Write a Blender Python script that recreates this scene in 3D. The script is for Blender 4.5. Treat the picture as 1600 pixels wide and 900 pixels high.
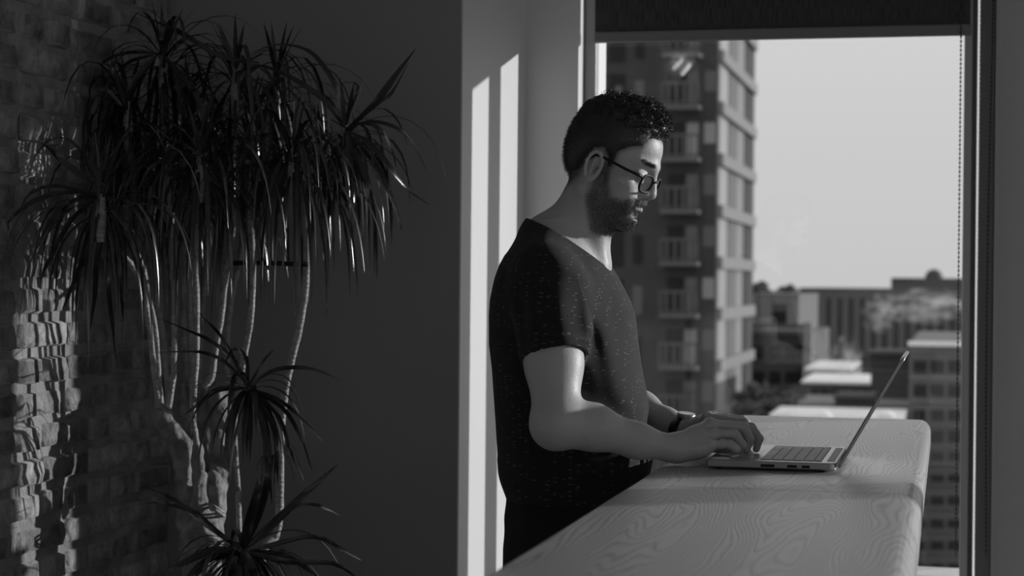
import bpy, bmesh, math, random
import numpy as np
from mathutils import Vector, Matrix, noise as mnoise

for o in list(bpy.data.objects): bpy.data.objects.remove(o)
S = bpy.context.scene
COL = S.collection
rnd = random.Random(7)
PI = math.pi

# ------------------------------------------------------------------ camera
FPX = 2900.0; CZ = 1.39
YAW = math.radians(13.2); ROLL = math.radians(.55); PITCH = -math.atan(9/FPX)
F0 = np.array([-math.sin(YAW), math.cos(YAW), 0]); R0 = np.array([math.cos(YAW), math.sin(YAW), 0]); U0 = np.array([0, 0, 1.])
FW = F0*math.cos(PITCH)+U0*math.sin(PITCH); U1 = U0*math.cos(PITCH)-F0*math.sin(PITCH)
RT = R0*math.cos(ROLL)+U1*math.sin(ROLL); UP = U1*math.cos(ROLL)-R0*math.sin(ROLL)
cam = bpy.data.cameras.new('camera'); co = bpy.data.objects.new('camera', cam); COL.objects.link(co)
M = Matrix.Identity(4)
for i in range(3):
    M[i][0] = RT[i]; M[i][1] = UP[i]; M[i][2] = -FW[i]
M[2][3] = CZ
co.matrix_world = M
cam.sensor_width = 36; cam.lens = FPX/1600*36; cam.clip_start = .05; cam.clip_end = 2000
cam.dof.use_dof = True; cam.dof.focus_distance = 3.35; cam.dof.aperture_fstop = 5.6
S.camera = co

def P(px, py, X=None, Y=None, Z=None):
    """room point where the sight line through a photo pixel meets a plane"""
    d = FW+RT*(px-800)/FPX+UP*(450-py)/FPX
    if Y is not None: t = Y/d[1]
    elif X is not None: t = X/d[0]
    else: t = (Z-CZ)/d[2]
    return Vector((d[0]*t, d[1]*t, CZ+d[2]*t))

# ------------------------------------------------------------------ light
SUN_SLOPE = .60; SUN_DROP = .155
w = bpy.data.worlds.new('sky'); S.world = w; w.use_nodes = True
nt = w.node_tree; nt.nodes.clear()
wo = nt.nodes.new('ShaderNodeOutputWorld'); bg = nt.nodes.new('ShaderNodeBackground')
tc = nt.nodes.new('ShaderNodeTexCoord'); sx = nt.nodes.new('ShaderNodeSeparateXYZ'); cr = nt.nodes.new('ShaderNodeValToRGB')
nt.links.new(tc.outputs['Generated'], sx.inputs[0]); nt.links.new(sx.outputs['Z'], cr.inputs[0])
cr.color_ramp.elements[0].position = 0.0; cr.color_ramp.elements[0].color = (.50, .50, .50, 1)
cr.color_ramp.elements[1].position = .35; cr.color_ramp.elements[1].color = (.66, .66, .66, 1)
nt.links.new(cr.outputs[0], bg.inputs[0]); bg.inputs[1].default_value = 1.0
nt.links.new(bg.outputs[0], wo.inputs[0])
sl = bpy.data.lights.new('sun', 'SUN'); sl.energy = 2.5; sl.angle = math.radians(.6)
so = bpy.data.objects.new('sun', sl); COL.objects.link(so)
sd = Vector((-1, -SUN_SLOPE, -SUN_DROP*math.hypot(1, SUN_SLOPE))).normalized()
so.rotation_euler = sd.to_track_quat('-Z', 'Y').to_euler(); so.location = (6, 9, 5)
S.view_settings.view_transform = 'Standard'; S.view_settings.look = 'None'
S.view_settings.gamma = 1; S.view_settings.use_curve_mapping = False
S.view_settings.exposure = .36

# ------------------------------------------------------------------ helpers
def N(nt, t, **kw):
    n = nt.nodes.new(t)
    for k, v in kw.items(): setattr(n, k, v)
    return n
def newmat(name):
    m = bpy.data.materials.new(name); m.use_nodes = True
    return m, m.node_tree, m.node_tree.nodes['Principled BSDF']
def pm(name, g, rough=.6, metal=0, spec=.5, bump=0, bscale=60, var=0, vscale=8, coord='Object', sheen=0):
    m, nt, b = newmat(name)
    b.inputs['Roughness'].default_value = rough; b.inputs['Metallic'].default_value = metal
    b.inputs['Specular IOR Level'].default_value = spec
    if sheen: b.inputs['Sheen Weight'].default_value = sheen
    b.inputs['Base Color'].default_value = (g, g, g, 1)
    t = N(nt, 'ShaderNodeTexCoord')
    if var:
        n = N(nt, 'ShaderNodeTexNoise'); n.inputs['Scale'].default_value = vscale; n.inputs['Detail'].default_value = 6
        r = N(nt, 'ShaderNodeValToRGB'); a, c = g*(1-var), g*(1+var)
        r.color_ramp.elements[0].position = .3; r.color_ramp.elements[1].position = .7
        r.color_ramp.elements[0].color = (a, a, a, 1); r.color_ramp.elements[1].color = (c, c, c, 1)
        nt.links.new(t.outputs[coord], n.inputs['Vector']); nt.links.new(n.outputs['Fac'], r.inputs[0]); nt.links.new(r.outputs[0], b.inputs['Base Color'])
    if bump:
        n = N(nt, 'ShaderNodeTexNoise'); n.inputs['Scale'].default_value = bscale; n.inputs['Detail'].default_value = 5
        q = N(nt, 'ShaderNodeBump'); q.inputs['Strength'].default_value = bump; q.inputs['Distance'].default_value = .01
        nt.links.new(t.outputs[coord], n.inputs['Vector']); nt.links.new(n.outputs['Fac'], q.inputs['Height']); nt.links.new(q.outputs[0], b.inputs['Normal'])
    return m
def tag(o, label=None, cat=None, group=None, kind=None):
    if label: o['label'] = label
    if cat: o['category'] = cat
    if group: o['group'] = group
    if kind: o['kind'] = kind
    return o
def empty(name, loc=(0, 0, 0), label=None, cat=None, group=None, kind=None):
    o = bpy.data.objects.new(name, None); COL.objects.link(o); o.location = loc; o.empty_display_size = .05
    return tag(o, label, cat, group, kind)
def link(name, me, mt=None, parent=None, smooth=False):
    if mt is not None and not me.materials: me.materials.append(mt)
    o = bpy.data.objects.new(name, me); COL.objects.link(o)
    if smooth: me.polygons.foreach_set('use_smooth', [True]*len(me.polygons))
    if parent is not None:
        o.parent = parent; o.matrix_parent_inverse = Matrix.Translation(parent_loc(parent)).inverted()
    return o
def parent_loc(p):
    l = Vector(p.location)
    while p.parent is not None: p = p.parent; l = l if p is None else l
    return l if p is None or True else l
class MB:
    def __init__(s): s.v = []; s.f = []
    def add(s, v, f):
        n = len(s.v); s.v += [tuple(a) for a in v]; s.f += [tuple(i+n for i in q) for q in f]; return s
    def box(s, a, b, ch=0):
        x0, y0, z0 = a; x1, y1, z1 = b
        if ch <= 0:
            return s.add([(x0, y0, z0), (x1, y0, z0), (x1, y1, z0), (x0, y1, z0), (x0, y0, z1), (x1, y0, z1), (x1, y1, z1), (x0, y1, z1)],
                         [(0, 3, 2, 1), (4, 5, 6, 7), (0, 1, 5, 4), (1, 2, 6, 5), (2, 3, 7, 6), (3, 0, 4, 7)])
        bm = bmesh.new(); bmesh.ops.create_cube(bm, size=1)
        for q in bm.verts: q.co = Vector(((x0+x1)/2+q.co.x*(x1-x0), (y0+y1)/2+q.co.y*(y1-y0), (z0+z1)/2+q.co.z*(z1-z0)))
        bmesh.ops.bevel(bm, geom=bm.edges[:], offset=ch, segments=2, profile=.5, affect='EDGES')
        bm.verts.index_update(); r = s.add([q.co[:] for q in bm.verts], [[v.index for v in f.verts] for f in bm.faces]); bm.free(); return r
    def tube(s, pts, rad, n=8, caps=True):
        pts = [Vector(p) for p in pts]; k = len(pts)
        rad = rad if hasattr(rad, '__len__') else [rad]*k
        vs = []; up = Vector((0.13, 0.37, 1))
        prev = None
        for i, p in enumerate(pts):
            d = (pts[min(i+1, k-1)]-pts[max(i-1, 0)]).normalized()
            if prev is None: a = d.orthogonal().normalized()
            else:
                a = prev-d*prev.dot(d); a.normalize()
            prev = a; b = d.cross(a)
            for j in range(n):
                t = 2*PI*j/n; vs.append(p+(a*math.cos(t)+b*math.sin(t))*rad[i])
        fs = [(i*n+j, i*n+(j+1) % n, (i+1)*n+(j+1) % n, (i+1)*n+j) for i in range(k-1) for j in range(n)]
        if caps: fs += [tuple(range(n))[::-1], tuple(range((k-1)*n, k*n))]
        return s.add(vs, fs)
    def lathe(s, c, prof, n=24):
        vs = [(c[0]+r*math.cos(2*PI*j/n), c[1]+r*math.sin(2*PI*j/n), c[2]+z) for r, z in prof for j in range(n)]
        k = len(prof)
        return s.add(vs, [(i*n+j, i*n+(j+1) % n, (i+1)*n+(j+1) % n, (i+1)*n+j) for i in range(k-1) for j in range(n)]+[tuple(range(n))[::-1], tuple(range((k-1)*n, k*n))])
    def mesh(s, name='m'):
        me = bpy.data.meshes.new(name); me.from_pydata(s.v, [], s.f); me.update(); return me
    def build(s, name, mt, parent=None, smooth=False): return link(name, s.mesh(name), mt, parent, smooth)
def box(name, a, b, mt, parent=None, ch=0): return MB().box(a, b, ch).build(name, mt, parent)
def catmull(pts, sub=4):
    pts = [Vector(p) for p in pts]; out = []
    for i in range(len(pts)-1):
        p0 = pts[max(i-1, 0)]; p1 = pts[i]; p2 = pts[i+1]; p3 = pts[min(i+2, len(pts)-1)]
        for j in range(sub):
            t = j/sub
            out.append(.5*((2*p1)+(p2-p0)*t+(2*p0-5*p1+4*p2-p3)*t*t+(-p0+3*p1-3*p2+p3)*t**3))
    return out+[pts[-1]]

# ------------------------------------------------------------------ materials
m_white = pm('white_paint', .72, .55, bump=.04, bscale=90)
m_frame = pm('window_frame_grey', .34, .4)
m_dkframe = pm('window_frame_dark', .17, .5)
m_greywall = pm('dark_grey_wall_paint', .33, .7, bump=.05, bscale=120)
m_ceil = pm('ceiling_paint', .75, .8)
m_floor = pm('timber_floor', .25, .45, var=.3, vscale=3)
m_pillar = pm('pillar_paint', .50, .7, bump=.05, bscale=120)
m_leaf = pm('glossy_leaf', .026, .26, spec=.9, var=.3, vscale=20)
m_bark = pm('pale_ringed_bark', .34, .75, bump=.6, bscale=70, var=.3, vscale=45)
nt = m_bark.node_tree; tcn = N(nt, 'ShaderNodeTexCoord'); wv = N(nt, 'ShaderNodeTexWave', bands_direction='Z'); wv.inputs['Scale'].default_value = 28; wv.inputs['Distortion'].default_value = 3.5; wv.inputs['Detail'].default_value = 3; wv.inputs['Detail Scale'].default_value = 2
q = N(nt, 'ShaderNodeBump'); q.inputs['Strength'].default_value = .6; q.inputs['Distance'].default_value = .003
nt.links.new(tcn.outputs['Object'], wv.inputs['Vector']); nt.links.new(wv.outputs['Fac'], q.inputs['Height']); nt.links.new(q.outputs[0], nt.nodes['Principled BSDF'].inputs['Normal'])
m_trunk = pm('rough_trunk_bark', .24, .85, bump=1.0, bscale=45, var=.45, vscale=28)
m_skin, nt, b = newmat('skin')
b.inputs['Roughness'].default_value = .48; b.inputs['Subsurface Weight'].default_value = .12; b.inputs['Subsurface Radius'].default_value = (.006, .006, .006); b.inputs['Subsurface Scale'].default_value = 1
at = N(nt, 'ShaderNodeAttribute', attribute_name='stubble'); mx = N(nt, 'ShaderNodeMix', data_type='RGBA')
tcn = N(nt, 'ShaderNodeTexCoord'); nz = N(nt, 'ShaderNodeTexNoise'); nz.inputs['Scale'].default_value = 260; nz.inputs['Detail'].default_value = 3
bp = N(nt, 'ShaderNodeBump'); bp.inputs['Strength'].default_value = .25; bp.inputs['Distance'].default_value = .002
nt.links.new(tcn.outputs['Object'], nz.inputs['Vector']); nt.links.new(nz.outputs['Fac'], bp.inputs['Height']); nt.links.new(bp.outputs[0], b.inputs['Normal'])
mx.inputs[6].default_value = (.52, .52, .52, 1); mx.inputs[7].default_value = (.09, .09, .09, 1)
nt.links.new(at.outputs['Fac'], mx.inputs[0]); nt.links.new(mx.outputs[2], b.inputs['Base Color'])
m_hair = pm('dark_hair', .045, .40, spec=.5)
m_beard = pm('beard_hair', .075, .5, spec=.4)
m_jeans = pm('black_denim', .012, .9, bump=.2, bscale=300)
m_shoe = pm('black_leather', .02, .4)
m_black = pm('black_plastic', .012, .45, spec=.3)
m_metal = pm('brushed_aluminium', .50, .35, metal=.85)
m_dmetal = pm('dark_metal', .05, .35, metal=.6)
m_key = pm('dark_key_plastic', .22, .45)
m_screen = pm('dark_screen_glass', .012, .08)
m_pot = pm('planter_glaze', .10, .4)
m_soil = pm('soil', .03, .95, bump=1, bscale=60)

# t-shirt: dark jersey with short pale flecks
m_tee, nt, b = newmat('flecked_jersey')
b.inputs['Roughness'].default_value = .9; b.inputs['Sheen Weight'].default_value = .06
tcn = N(nt, 'ShaderNodeTexCoord'); mp = N(nt, 'ShaderNodeMapping'); mp.inputs['Scale'].default_value = (75, 75, 430)
vo = N(nt, 'ShaderNodeTexVoronoi'); vo.inputs['Scale'].default_value = 1
c1 = N(nt, 'ShaderNodeMath', operation='LESS_THAN'); c1.inputs[1].default_value = .30
n2 = N(nt, 'ShaderNodeSeparateColor'); c2 = N(nt, 'ShaderNodeMath', operation='GREATER_THAN'); c2.inputs[1].default_value = .76
mu = N(nt, 'ShaderNodeMath', operation='MULTIPLY'); mx = N(nt, 'ShaderNodeMix', data_type='RGBA')
mx.inputs[6].default_value = (.011, .011, .011, 1); mx.inputs[7].default_value = (.13, .13, .13, 1)
nt.links.new(tcn.outputs['Object'], mp.inputs[0]); nt.links.new(mp.outputs[0], vo.inputs['Vector'])
nt.links.new(vo.outputs['Distance'], c1.inputs[0]); nt.links.new(vo.outputs['Color'], n2.inputs[0]); nt.links.new(n2.outputs[0], c2.inputs[0])
nt.links.new(c1.outputs[0], mu.inputs[0]); nt.links.new(c2.outputs[0], mu.inputs[1]); nt.links.new(mu.outputs[0], mx.inputs[0]); nt.links.new(mx.outputs[2], b.inputs['Base Color'])

# glass pane: clear with fresnel reflection
def glassmat(name, refl=1.0, tint=.97):
    m = bpy.data.materials.new(name); m.use_nodes = True; nt = m.node_tree; nt.nodes.clear()
    o = N(nt, 'ShaderNodeOutputMaterial'); mi = N(nt, 'ShaderNodeMixShader'); t = N(nt, 'ShaderNodeBsdfTransparent'); g = N(nt, 'ShaderNodeBsdfGlossy')
    t.inputs[0].default_value = (tint, tint, tint, 1); g.inputs['Roughness'].default_value = 0.0
    f = N(nt, 'ShaderNodeLayerWeight'); f.inputs[0].default_value = .5; pw = N(nt, 'ShaderNodeMath', operation='POWER'); pw.inputs[1].default_value = 5; q = N(nt, 'ShaderNodeMath', operation='MULTIPLY_ADD'); q.inputs[1].default_value = .9*refl; q.inputs[2].default_value = .04*refl
    nt.links.new(f.outputs['Facing'], pw.inputs[0]); nt.links.new(pw.outputs[0], q.inputs[0]); nt.links.new(q.outputs[0], mi.inputs[0]); nt.links.new(t.outputs[0], mi.inputs[1]); nt.links.new(g.outputs[0], mi.inputs[2]); nt.links.new(mi.outputs[0], o.inputs[0])
    return m
m_glass = glassmat('window_glass'); m_lens = glassmat('spectacle_lens', 1.5, .95)

# oak with cathedral grain (contours of a stretched noise)
m_oak, nt, b = newmat('pale_oak')
tcn = N(nt, 'ShaderNodeTexCoord'); mp = N(nt, 'ShaderNodeMapping'); mp.inputs['Scale'].default_value = (8.5, .95, 1)
n1 = N(nt, 'ShaderNodeTexNoise'); n1.inputs['Scale'].default_value = 1.0; n1.inputs['Detail'].default_value = 2.2; n1.inputs['Roughness'].default_value = .42
m1 = N(nt, 'ShaderNodeMath', operation='MULTIPLY'); m1.inputs[1].default_value = 38
n2 = N(nt, 'ShaderNodeTexNoise'); n2.inputs['Scale'].default_value = 1; mp2 = N(nt, 'ShaderNodeMapping'); mp2.inputs['Scale'].default_value = (260, 28, 1)
ad = N(nt, 'ShaderNodeMath', operation='MULTIPLY_ADD'); ad.inputs[1].default_value = .55
fr = N(nt, 'ShaderNodeMath', operation='FRACT'); r = N(nt, 'ShaderNodeValToRGB')
e = r.color_ramp.elements; e[0].position = 0; e[0].color = (.22, .22, .22, 1); e[1].position = 1; e[1].color = (.31, .31, .31, 1)
for p_, c_ in ((.15, .38), (.5, .47), (.85, .43)):
    q = e.new(p_); q.color = (c_, c_, c_, 1)
nt.links.new(tcn.outputs['Object'], mp.inputs[0]); nt.links.new(mp.outputs[0], n1.inputs['Vector']); nt.links.new(n1.outputs['Fac'], m1.inputs[0])
nt.links.new(tcn.outputs['Object'], mp2.inputs[0]); nt.links.new(mp2.outputs[0], n2.inputs['Vector'])
sp = N(nt, 'ShaderNodeSeparateXYZ'); nt.links.new(tcn.outputs['Object'], sp.inputs[0])
lx = N(nt, 'ShaderNodeMath', operation='MULTIPLY_ADD'); lx.inputs[1].default_value = 105; nt.links.new(sp.outputs['X'], lx.inputs[0]); nt.links.new(m1.outputs[0], lx.inputs[2])
nt.links.new(n2.outputs['Fac'], ad.inputs[0]); nt.links.new(lx.outputs[0], ad.inputs[2]); nt.links.new(ad.outputs[0], fr.inputs[0]); nt.links.new(fr.outputs[0], r.inputs[0])
nt.links.new(r.outputs[0], b.inputs['Base Color']); b.inputs['Roughness'].default_value = .36
bp = N(nt, 'ShaderNodeBump'); bp.inputs['Strength'].default_value = .35; bp.inputs['Distance'].default_value = .002
nt.links.new(r.outputs[0], bp.inputs['Height']); nt.links.new(bp.outputs[0], b.inputs['Normal'])

# brick: worn, limewashed ring near the edges
def brickmat(name, coordgen=True):
    m, nt, b = newmat(name)
    tcn = N(nt, 'ShaderNodeTexCoord'); oi = N(nt, 'ShaderNodeObjectInfo'); geo = N(nt, 'ShaderNodeNewGeometry')
    nz = N(nt, 'ShaderNodeTexNoise'); nz.inputs['Scale'].default_value = 22; nz.inputs['Detail'].default_value = 7; nz.inputs['Roughness'].default_value = .65
    nt.links.new(geo.outputs['Position'], nz.inputs['Vector'])
    r = N(nt, 'ShaderNodeValToRGB'); r.color_ramp.elements[0].position = .36; r.color_ramp.elements[1].position = .68
    r.color_ramp.elements[0].color = (.16, .16, .16, 1); r.color_ramp.elements[1].color = (.40, .40, .40, 1)
    nt.links.new(nz.outputs['Fac'], r.inputs[0])
    hv = N(nt, 'ShaderNodeMath', operation='MULTIPLY_ADD'); hv.inputs[1].default_value = .9; hv.inputs[2].default_value = .55
    nt.links.new(oi.outputs['Random'] if coordgen else geo.outputs['Random Per Island'], hv.inputs[0])
    mu = N(nt, 'ShaderNodeMix', data_type='RGBA', blend_type='MULTIPLY'); mu.inputs[0].default_value = 1
    nt.links.new(r.outputs[0], mu.inputs[6]); nt.links.new(hv.outputs[0], mu.inputs[7])
    out = mu.outputs[2]
    if coordgen:
        sp = N(nt, 'ShaderNodeSeparateXYZ'); nt.links.new(tcn.outputs['Generated'], sp.inputs[0])
        ds = []
        for ax in ('Y', 'Z'):
            s1 = N(nt, 'ShaderNodeMath', operation='SUBTRACT'); s1.inputs[1].default_value = .5; nt.links.new(sp.outputs[ax], s1.inputs[0])
            s2 = N(nt, 'ShaderNodeMath', operation='ABSOLUTE'); nt.links.new(s1.outputs[0], s2.inputs[0]); ds.append(s2)
        mxx = N(nt, 'ShaderNodeMath', operation='MAXIMUM'); nt.links.new(ds[0].outputs[0], mxx.inputs[0]); nt.links.new(ds[1].outputs[0], mxx.inputs[1])
        n3 = N(nt, 'ShaderNodeTexNoise'); n3.inputs['Scale'].default_value = 14; nt.links.new(geo.outputs['Position'], n3.inputs['Vector'])
        a3 = N(nt, 'ShaderNodeMath', operation='MULTIPLY_ADD'); a3.inputs[1].default_value = .22; nt.links.new(n3.outputs['Fac'], a3.inputs[0]); nt.links.new(mxx.outputs[0], a3.inputs[2])
        rr = N(nt, 'ShaderNodeValToRGB'); ee = rr.color_ramp.elements; ee[0].position = .44; ee[0].color = (0, 0, 0, 1); ee[1].position = .62; ee[1].color = (0, 0, 0, 1)
        q = ee.new(.53); q.color = (.8, .8, .8, 1)
        nt.links.new(a3.outputs[0], rr.inputs[0])
        m2 = N(nt, 'ShaderNodeMix', data_type='RGBA'); nt.links.new(rr.outputs[0], m2.inputs[0]); nt.links.new(out, m2.inputs[6]); m2.inputs[7].default_value = (.36, .36, .36, 1)
        out = m2.outputs[2]
    nt.links.new(out, b.inputs['Base Color']); b.inputs['Roughness'].default_value = .85
    n4 = N(nt, 'ShaderNodeTexNoise'); n4.inputs['Scale'].default_value = 60; n4.inputs['Detail'].default_value = 6; nt.links.new(geo.outputs['Position'], n4.inputs['Vector'])
    bp = N(nt, 'ShaderNodeBump'); bp.inputs['Strength'].default_value = 1.0; bp.inputs['Distance'].default_value = .008
    nt.links.new(n4.outputs['Fac'], bp.inputs['Height']); nt.links.new(bp.outputs[0], b.inputs['Normal'])
    return m
m_brick = brickmat('worn_brick'); m_brick2 = brickmat('worn_brick_far', False)
m_mortar = pm('rough_mortar', .27, .95, bump=1.0, bscale=45, var=.3, vscale=10)

# ------------------------------------------------------------------ the room
XB = -1.875; YG = 4.3; XR = -1.135; YW = 4.976; YF = 5.056; YO = 5.22; ZC = 2.95; XE = 6.4; YN = -4.6
ZS = .60; ZT = 2.60          # sill and head of the windows
def struct(name, mb, mt): return tag(mb.build(name, mt), kind='structure')
struct('floor', MB().box((XB-.2, YN-.1, -.12), (XE+.1, YO, 0)), m_floor)
struct('ceiling', MB().box((XB-.2, YN-.1, ZC), (XE+.1, YO, ZC+.12)), m_ceil)
wl = struct('wall_left', MB().box((XB-.2, YN, 0), (XB-.0095, YG+.1, ZC)), m_mortar)
struct('wall_alcove', MB().box((XB-.0095, YG, 0), (XR-.004, YG+.12, ZC)), m_greywall)
struct('wall_return', MB().box((XR-.12, YG+.12, 0), (XR, YW+.05, ZC)).box((XR-.004, YG, 0), (XR, YG+.12, ZC)), m_white)
m_plain = pm('plain_wall_paint', .6, .8)
SW = [(-4.2, -1.6), (-1.4, 1.2), (1.4, 4.4)]; BWN = [(1.6, 6.0)]  # openings added out of view, right and back, to raise the fill light
mr = MB().box((XE, YN, 0), (XE+.1, YO, .45)).box((XE, YN, 2.7), (XE+.1, YO, ZC))
for a, c in ((YN, -4.2), (-1.6, -1.4), (1.2, 1.4), (4.4, YO)): mr.box((XE, a, .45), (XE+.1, c, 2.7))
struct('wall_right', mr, m_plain)
mr = MB().box((XB-.014, YN-.1, 0), (XE, YN, .45)).box((XB-.014, YN-.1, 2.7), (XE, YN, ZC))
for a, c in ((XB-.014, 1.6), (6.0, XE)): mr.box((a, YN-.1, .45), (c, YN, 2.7))
struct('wall_back', mr, m_plain)
def fill_window(n, a, b_, ax):
    wn = empty('window_%d' % n, (XE, a, .45) if ax else (a, YN-.1, .45), kind='structure')  # unseen window added to let in more sky light
    f_ = (lambda u0, u1, z0, z1, t0, t1: ((XE+t0, u0, z0), (XE+t1, u1, z1))) if ax else (lambda u0, u1, z0, z1, t0, t1: ((u0, YN-t1, z0), (u1, YN-t0, z1)))
    for u0, u1, z0, z1 in ((a, a+.05, .45, 2.7), (b_-.05, b_, .45, 2.7), (a+.05, b_-.05, .45, .5), (a+.05, b_-.05, 2.65, 2.7)): MB().box(*f_(u0, u1, z0, z1, .02, .08)).build('window_frame', m_frame, wn)
    MB().box(*f_(a+.05, b_-.05, .5, 2.65, .045, .051)).build('pane', m_glass, wn)
FILL_WINDOWS = [(5+i, a, c, True) for i, (a, c) in enumerate(SW)]+[(8+i, a, c, False) for i, (a, c) in enumerate(BWN)]
WX = [(-.955, .129), (.21, .79), (.90, 3.48), (3.60, 6.25)]
wm = MB()
wm.box((XR, YW, 0), (-.987, YO-.14, ZC)); wm.box((XR-.12, YF+.02, 0), (-.955, YO, ZC))
wm.box((-.987, YW, 0), (.129, YO, ZS-.04)); wm.box((-.987, YW, ZT), (.129, YO, ZC))
wm.box((.79, YW, 0), (.90, YF+.06, ZC)); wm.box((3.48, YW, 0), (3.60, YF+.06, ZC)); wm.box((6.25, YW, 0), (XE, YF+.06, ZC))
for a, c in WX[1:]:
    wm.box((a, YW, 0), (c, YF+.06, ZS-.04)); wm.box((a, YW, ZT), (c, YF+.06, ZC))
struct('wall_window_side', wm, m_white)
struct('wall_pillar', MB().box((.129, YF-.012, 0), (.21, YF+.05, ZC)), m_pillar)
# window_1 : the one in the photograph
w1 = empty('window_1', (-.45, YF, ZS), kind='structure')
MB().box((-.986, YF, ZS-.04), (-.953, YF+.045, ZT), .003).build('window_frame', m_frame, w1)
MB().box((.038, YF, ZS-.04), (.059, YF+.045, ZT), .003).build('window_frame', pm('window_frame_pale', .48, .45), w1)
MB().box((.059, YF+.014, ZS-.04), (.0718, YF+.045, ZT)).build('window_frame', m_dkframe, w1)
seal, nt, b = newmat('translucent_seal')
nt.nodes.remove(b); tl = N(nt, 'ShaderNodeBsdfTranslucent'); tl.inputs[0].default_value = (.8, .8, .8, 1); nt.links.new(tl.outputs[0], nt.nodes['Material Output'].inputs[0])
MB().box((.072, YF+.046, ZS), (.0775, YF+.049, ZT)).build('rubber_seal', seal, w1)
MB().box((.0778, YF-.01, ZS-.04), (.118, YF+.045, ZT), .003).build('window_frame', m_dkframe, w1)
MB().box((.118, YF-.02, ZS-.04), (.1290, YF+.045, ZT), .002).build('window_frame', pm('light_trim', .45, .4), w1)
MB().box((-.953, YF, ZS-.04), (.038, YF+.045, ZS+.0), .003).build('window_frame', m_frame, w1)
MB().box((-.953, YF, ZT-.04), (.038, YF+.045, ZT), .003).build('window_frame', m_frame, w1)
MB().box((-.953, YF+.018, ZS), (.038, YF+.024, ZT-.04)).build('pane', m_glass, w1)
MB().box((-.953, YF+.05, ZS-.02), (.10, YO+.06, ZS+.012), .004).build('outer_sill', pm('white_stone', .7, .6), w1)
MB().box((-.987, YW-.02, ZS-.04), (.129, YF, ZS-.012), .004).build('window_board', m_white, w1)
for i, (a, c) in enumerate(WX[1:]):
    wn = empty('window_%d' % (i+2), ((a+c)/2, YF, ZS), kind='structure')
    for q in ((a, a+.04), (c-.04, c)): MB().box((q[0], YF, ZS-.04), (q[1], YF+.045, ZT)).build('window_frame', m_frame, wn)
    MB().box((a+.04, YF, ZS-.04), (c-.04, YF+.045, ZS)).build('window_frame', m_frame, wn)
    MB().box((a+.04, YF, ZT-.04), (c-.04, YF+.045, ZT)).build('window_frame', m_frame, wn)
    MB().box((a+.04, YF+.018, ZS), (c-.04, YF+.024, ZT-.04)).build('pane', m_glass, wn)
for q_ in FILL_WINDOWS: fill_window(*q_)
# roller blind
bl = empty('roller_blind', (-.45, YF-.03, 2.05), 'dark fabric roller blind half lowered over the window, pale bar along its foot', 'blind')
fab, nt, b = newmat('blind_fabric')
tcn = N(nt, 'ShaderNodeTexCoord'); mp = N(nt, 'ShaderNodeMapping'); mp.inputs['Scale'].default_value = (340, 1, 22)
nz = N(nt, 'ShaderNodeTexNoise'); nz.inputs['Scale'].default_value = 1; nz.inputs['Detail'].default_value = 3
r = N(nt, 'ShaderNodeValToRGB'); r.color_ramp.elements[0].color = (.03, .03, .03, 1); r.color_ramp.elements[1].color = (.085, .085, .085, 1)
r.color_ramp.elements[0].position = .35; r.color_ramp.elements[1].position = .7
nt.links.new(tcn.outputs['Object'], mp.inputs[0]); nt.links.new(mp.outputs[0], nz.inputs['Vector']); nt.links.new(nz.outputs['Fac'], r.inputs[0]); nt.links.new(r.outputs[0], b.inputs['Base Color']); b.inputs['Roughness'].default_value = .9
MB().box((-.951, YF-.033, 2.078), (.052, YF-.031, 2.56)).build('blind_fabric', fab, bl)
MB().box((-.953, YF-.040, 2.050), (.055, YF-.024, 2.080), .004).build('bottom_bar', pm('blind_bar', .2, .5), bl)
MB().tube([(-.955, YF-.03, 2.56), (.06, YF-.03, 2.56)], .022, 12).build('roller', m_dkframe, bl)
bl2 = empty('roller_blind', (.47, YF-.03, 2.14), 'narrow dark roller blind half lowered over the slim window beyond the pillar', 'blind')
MB().box((.203, YF-.033, 2.16), (.785, YF-.031, 2.56)).build('blind_fabric', fab, bl2)
MB().box((.203, YF-.040, 2.135), (.787, YF-.024, 2.165), .004).build('bottom_bar', m_frame, bl2)
MB().tube([(.212, YF-.03, 2.56), (.788, YF-.03, 2.56)], .022, 12).build('roller', m_dkframe, bl2)
def chain(px, y, mt, label, sag=0):
    mb = MB(); bm = bmesh.new(); bmesh.ops.create_icosphere(bm, subdivisions=1, radius=.0034); bm.verts.index_update()
    vs = [v.co.copy() for v in bm.verts]; fs = [[v.index for v in f.verts] for f in bm.faces]; bm.free()
    z = .70; p0 = P(px, 450, Y=y).x
    pts = []
    while z < 2.56:
        c = Vector((p0+sag*math.sin((2.6-z)*1.2)**2, y, z)); mb.add([v+c for v in vs], fs); pts.append(c); z += .0118
    o = empty('blind_chain', (p0, y, .70), label, 'chain')
    mb.build('bead_string', mt, o, True)
    MB().tube([pts[0]-Vector((0, 0, .02))]+pts[::8]+[pts[-1]], .0011, 5).build('cord', mt, o)
    return o
chain(1497.5, YF-.045, pm('dark_bead', .03, .4), 'dark beaded blind chain hanging against the sky at the right end of the window pane')
chain(1528, YF-.004, pm('pale_bead', .55, .4), 'pale thin beaded chain hanging beside the bright window seal')
chain(1549.5, YF-.035, pm('black_bead', .012, .5), 'black beaded chain hanging in front of the dark window frame by the grey pillar', -.012)
# unseen pipe added outside the pillar to cast the gap between the sun strips
dp = empty('shadow_pipe', (.19, 5.42, 0), 'unseen round pipe added outside the pillar to cast a shadow gap on the return wall', 'pipe')
MB().tube([(.19, 5.42, -3), (.19, 5.42, 6)], .056, 16).build('pipe', pm('pipe_paint', .3, .5), dp, True)
MB().box((.17, YF+.05, 2.75), (.21, 5.38, 2.78)).build('bracket', m_dmetal, dp)

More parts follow.
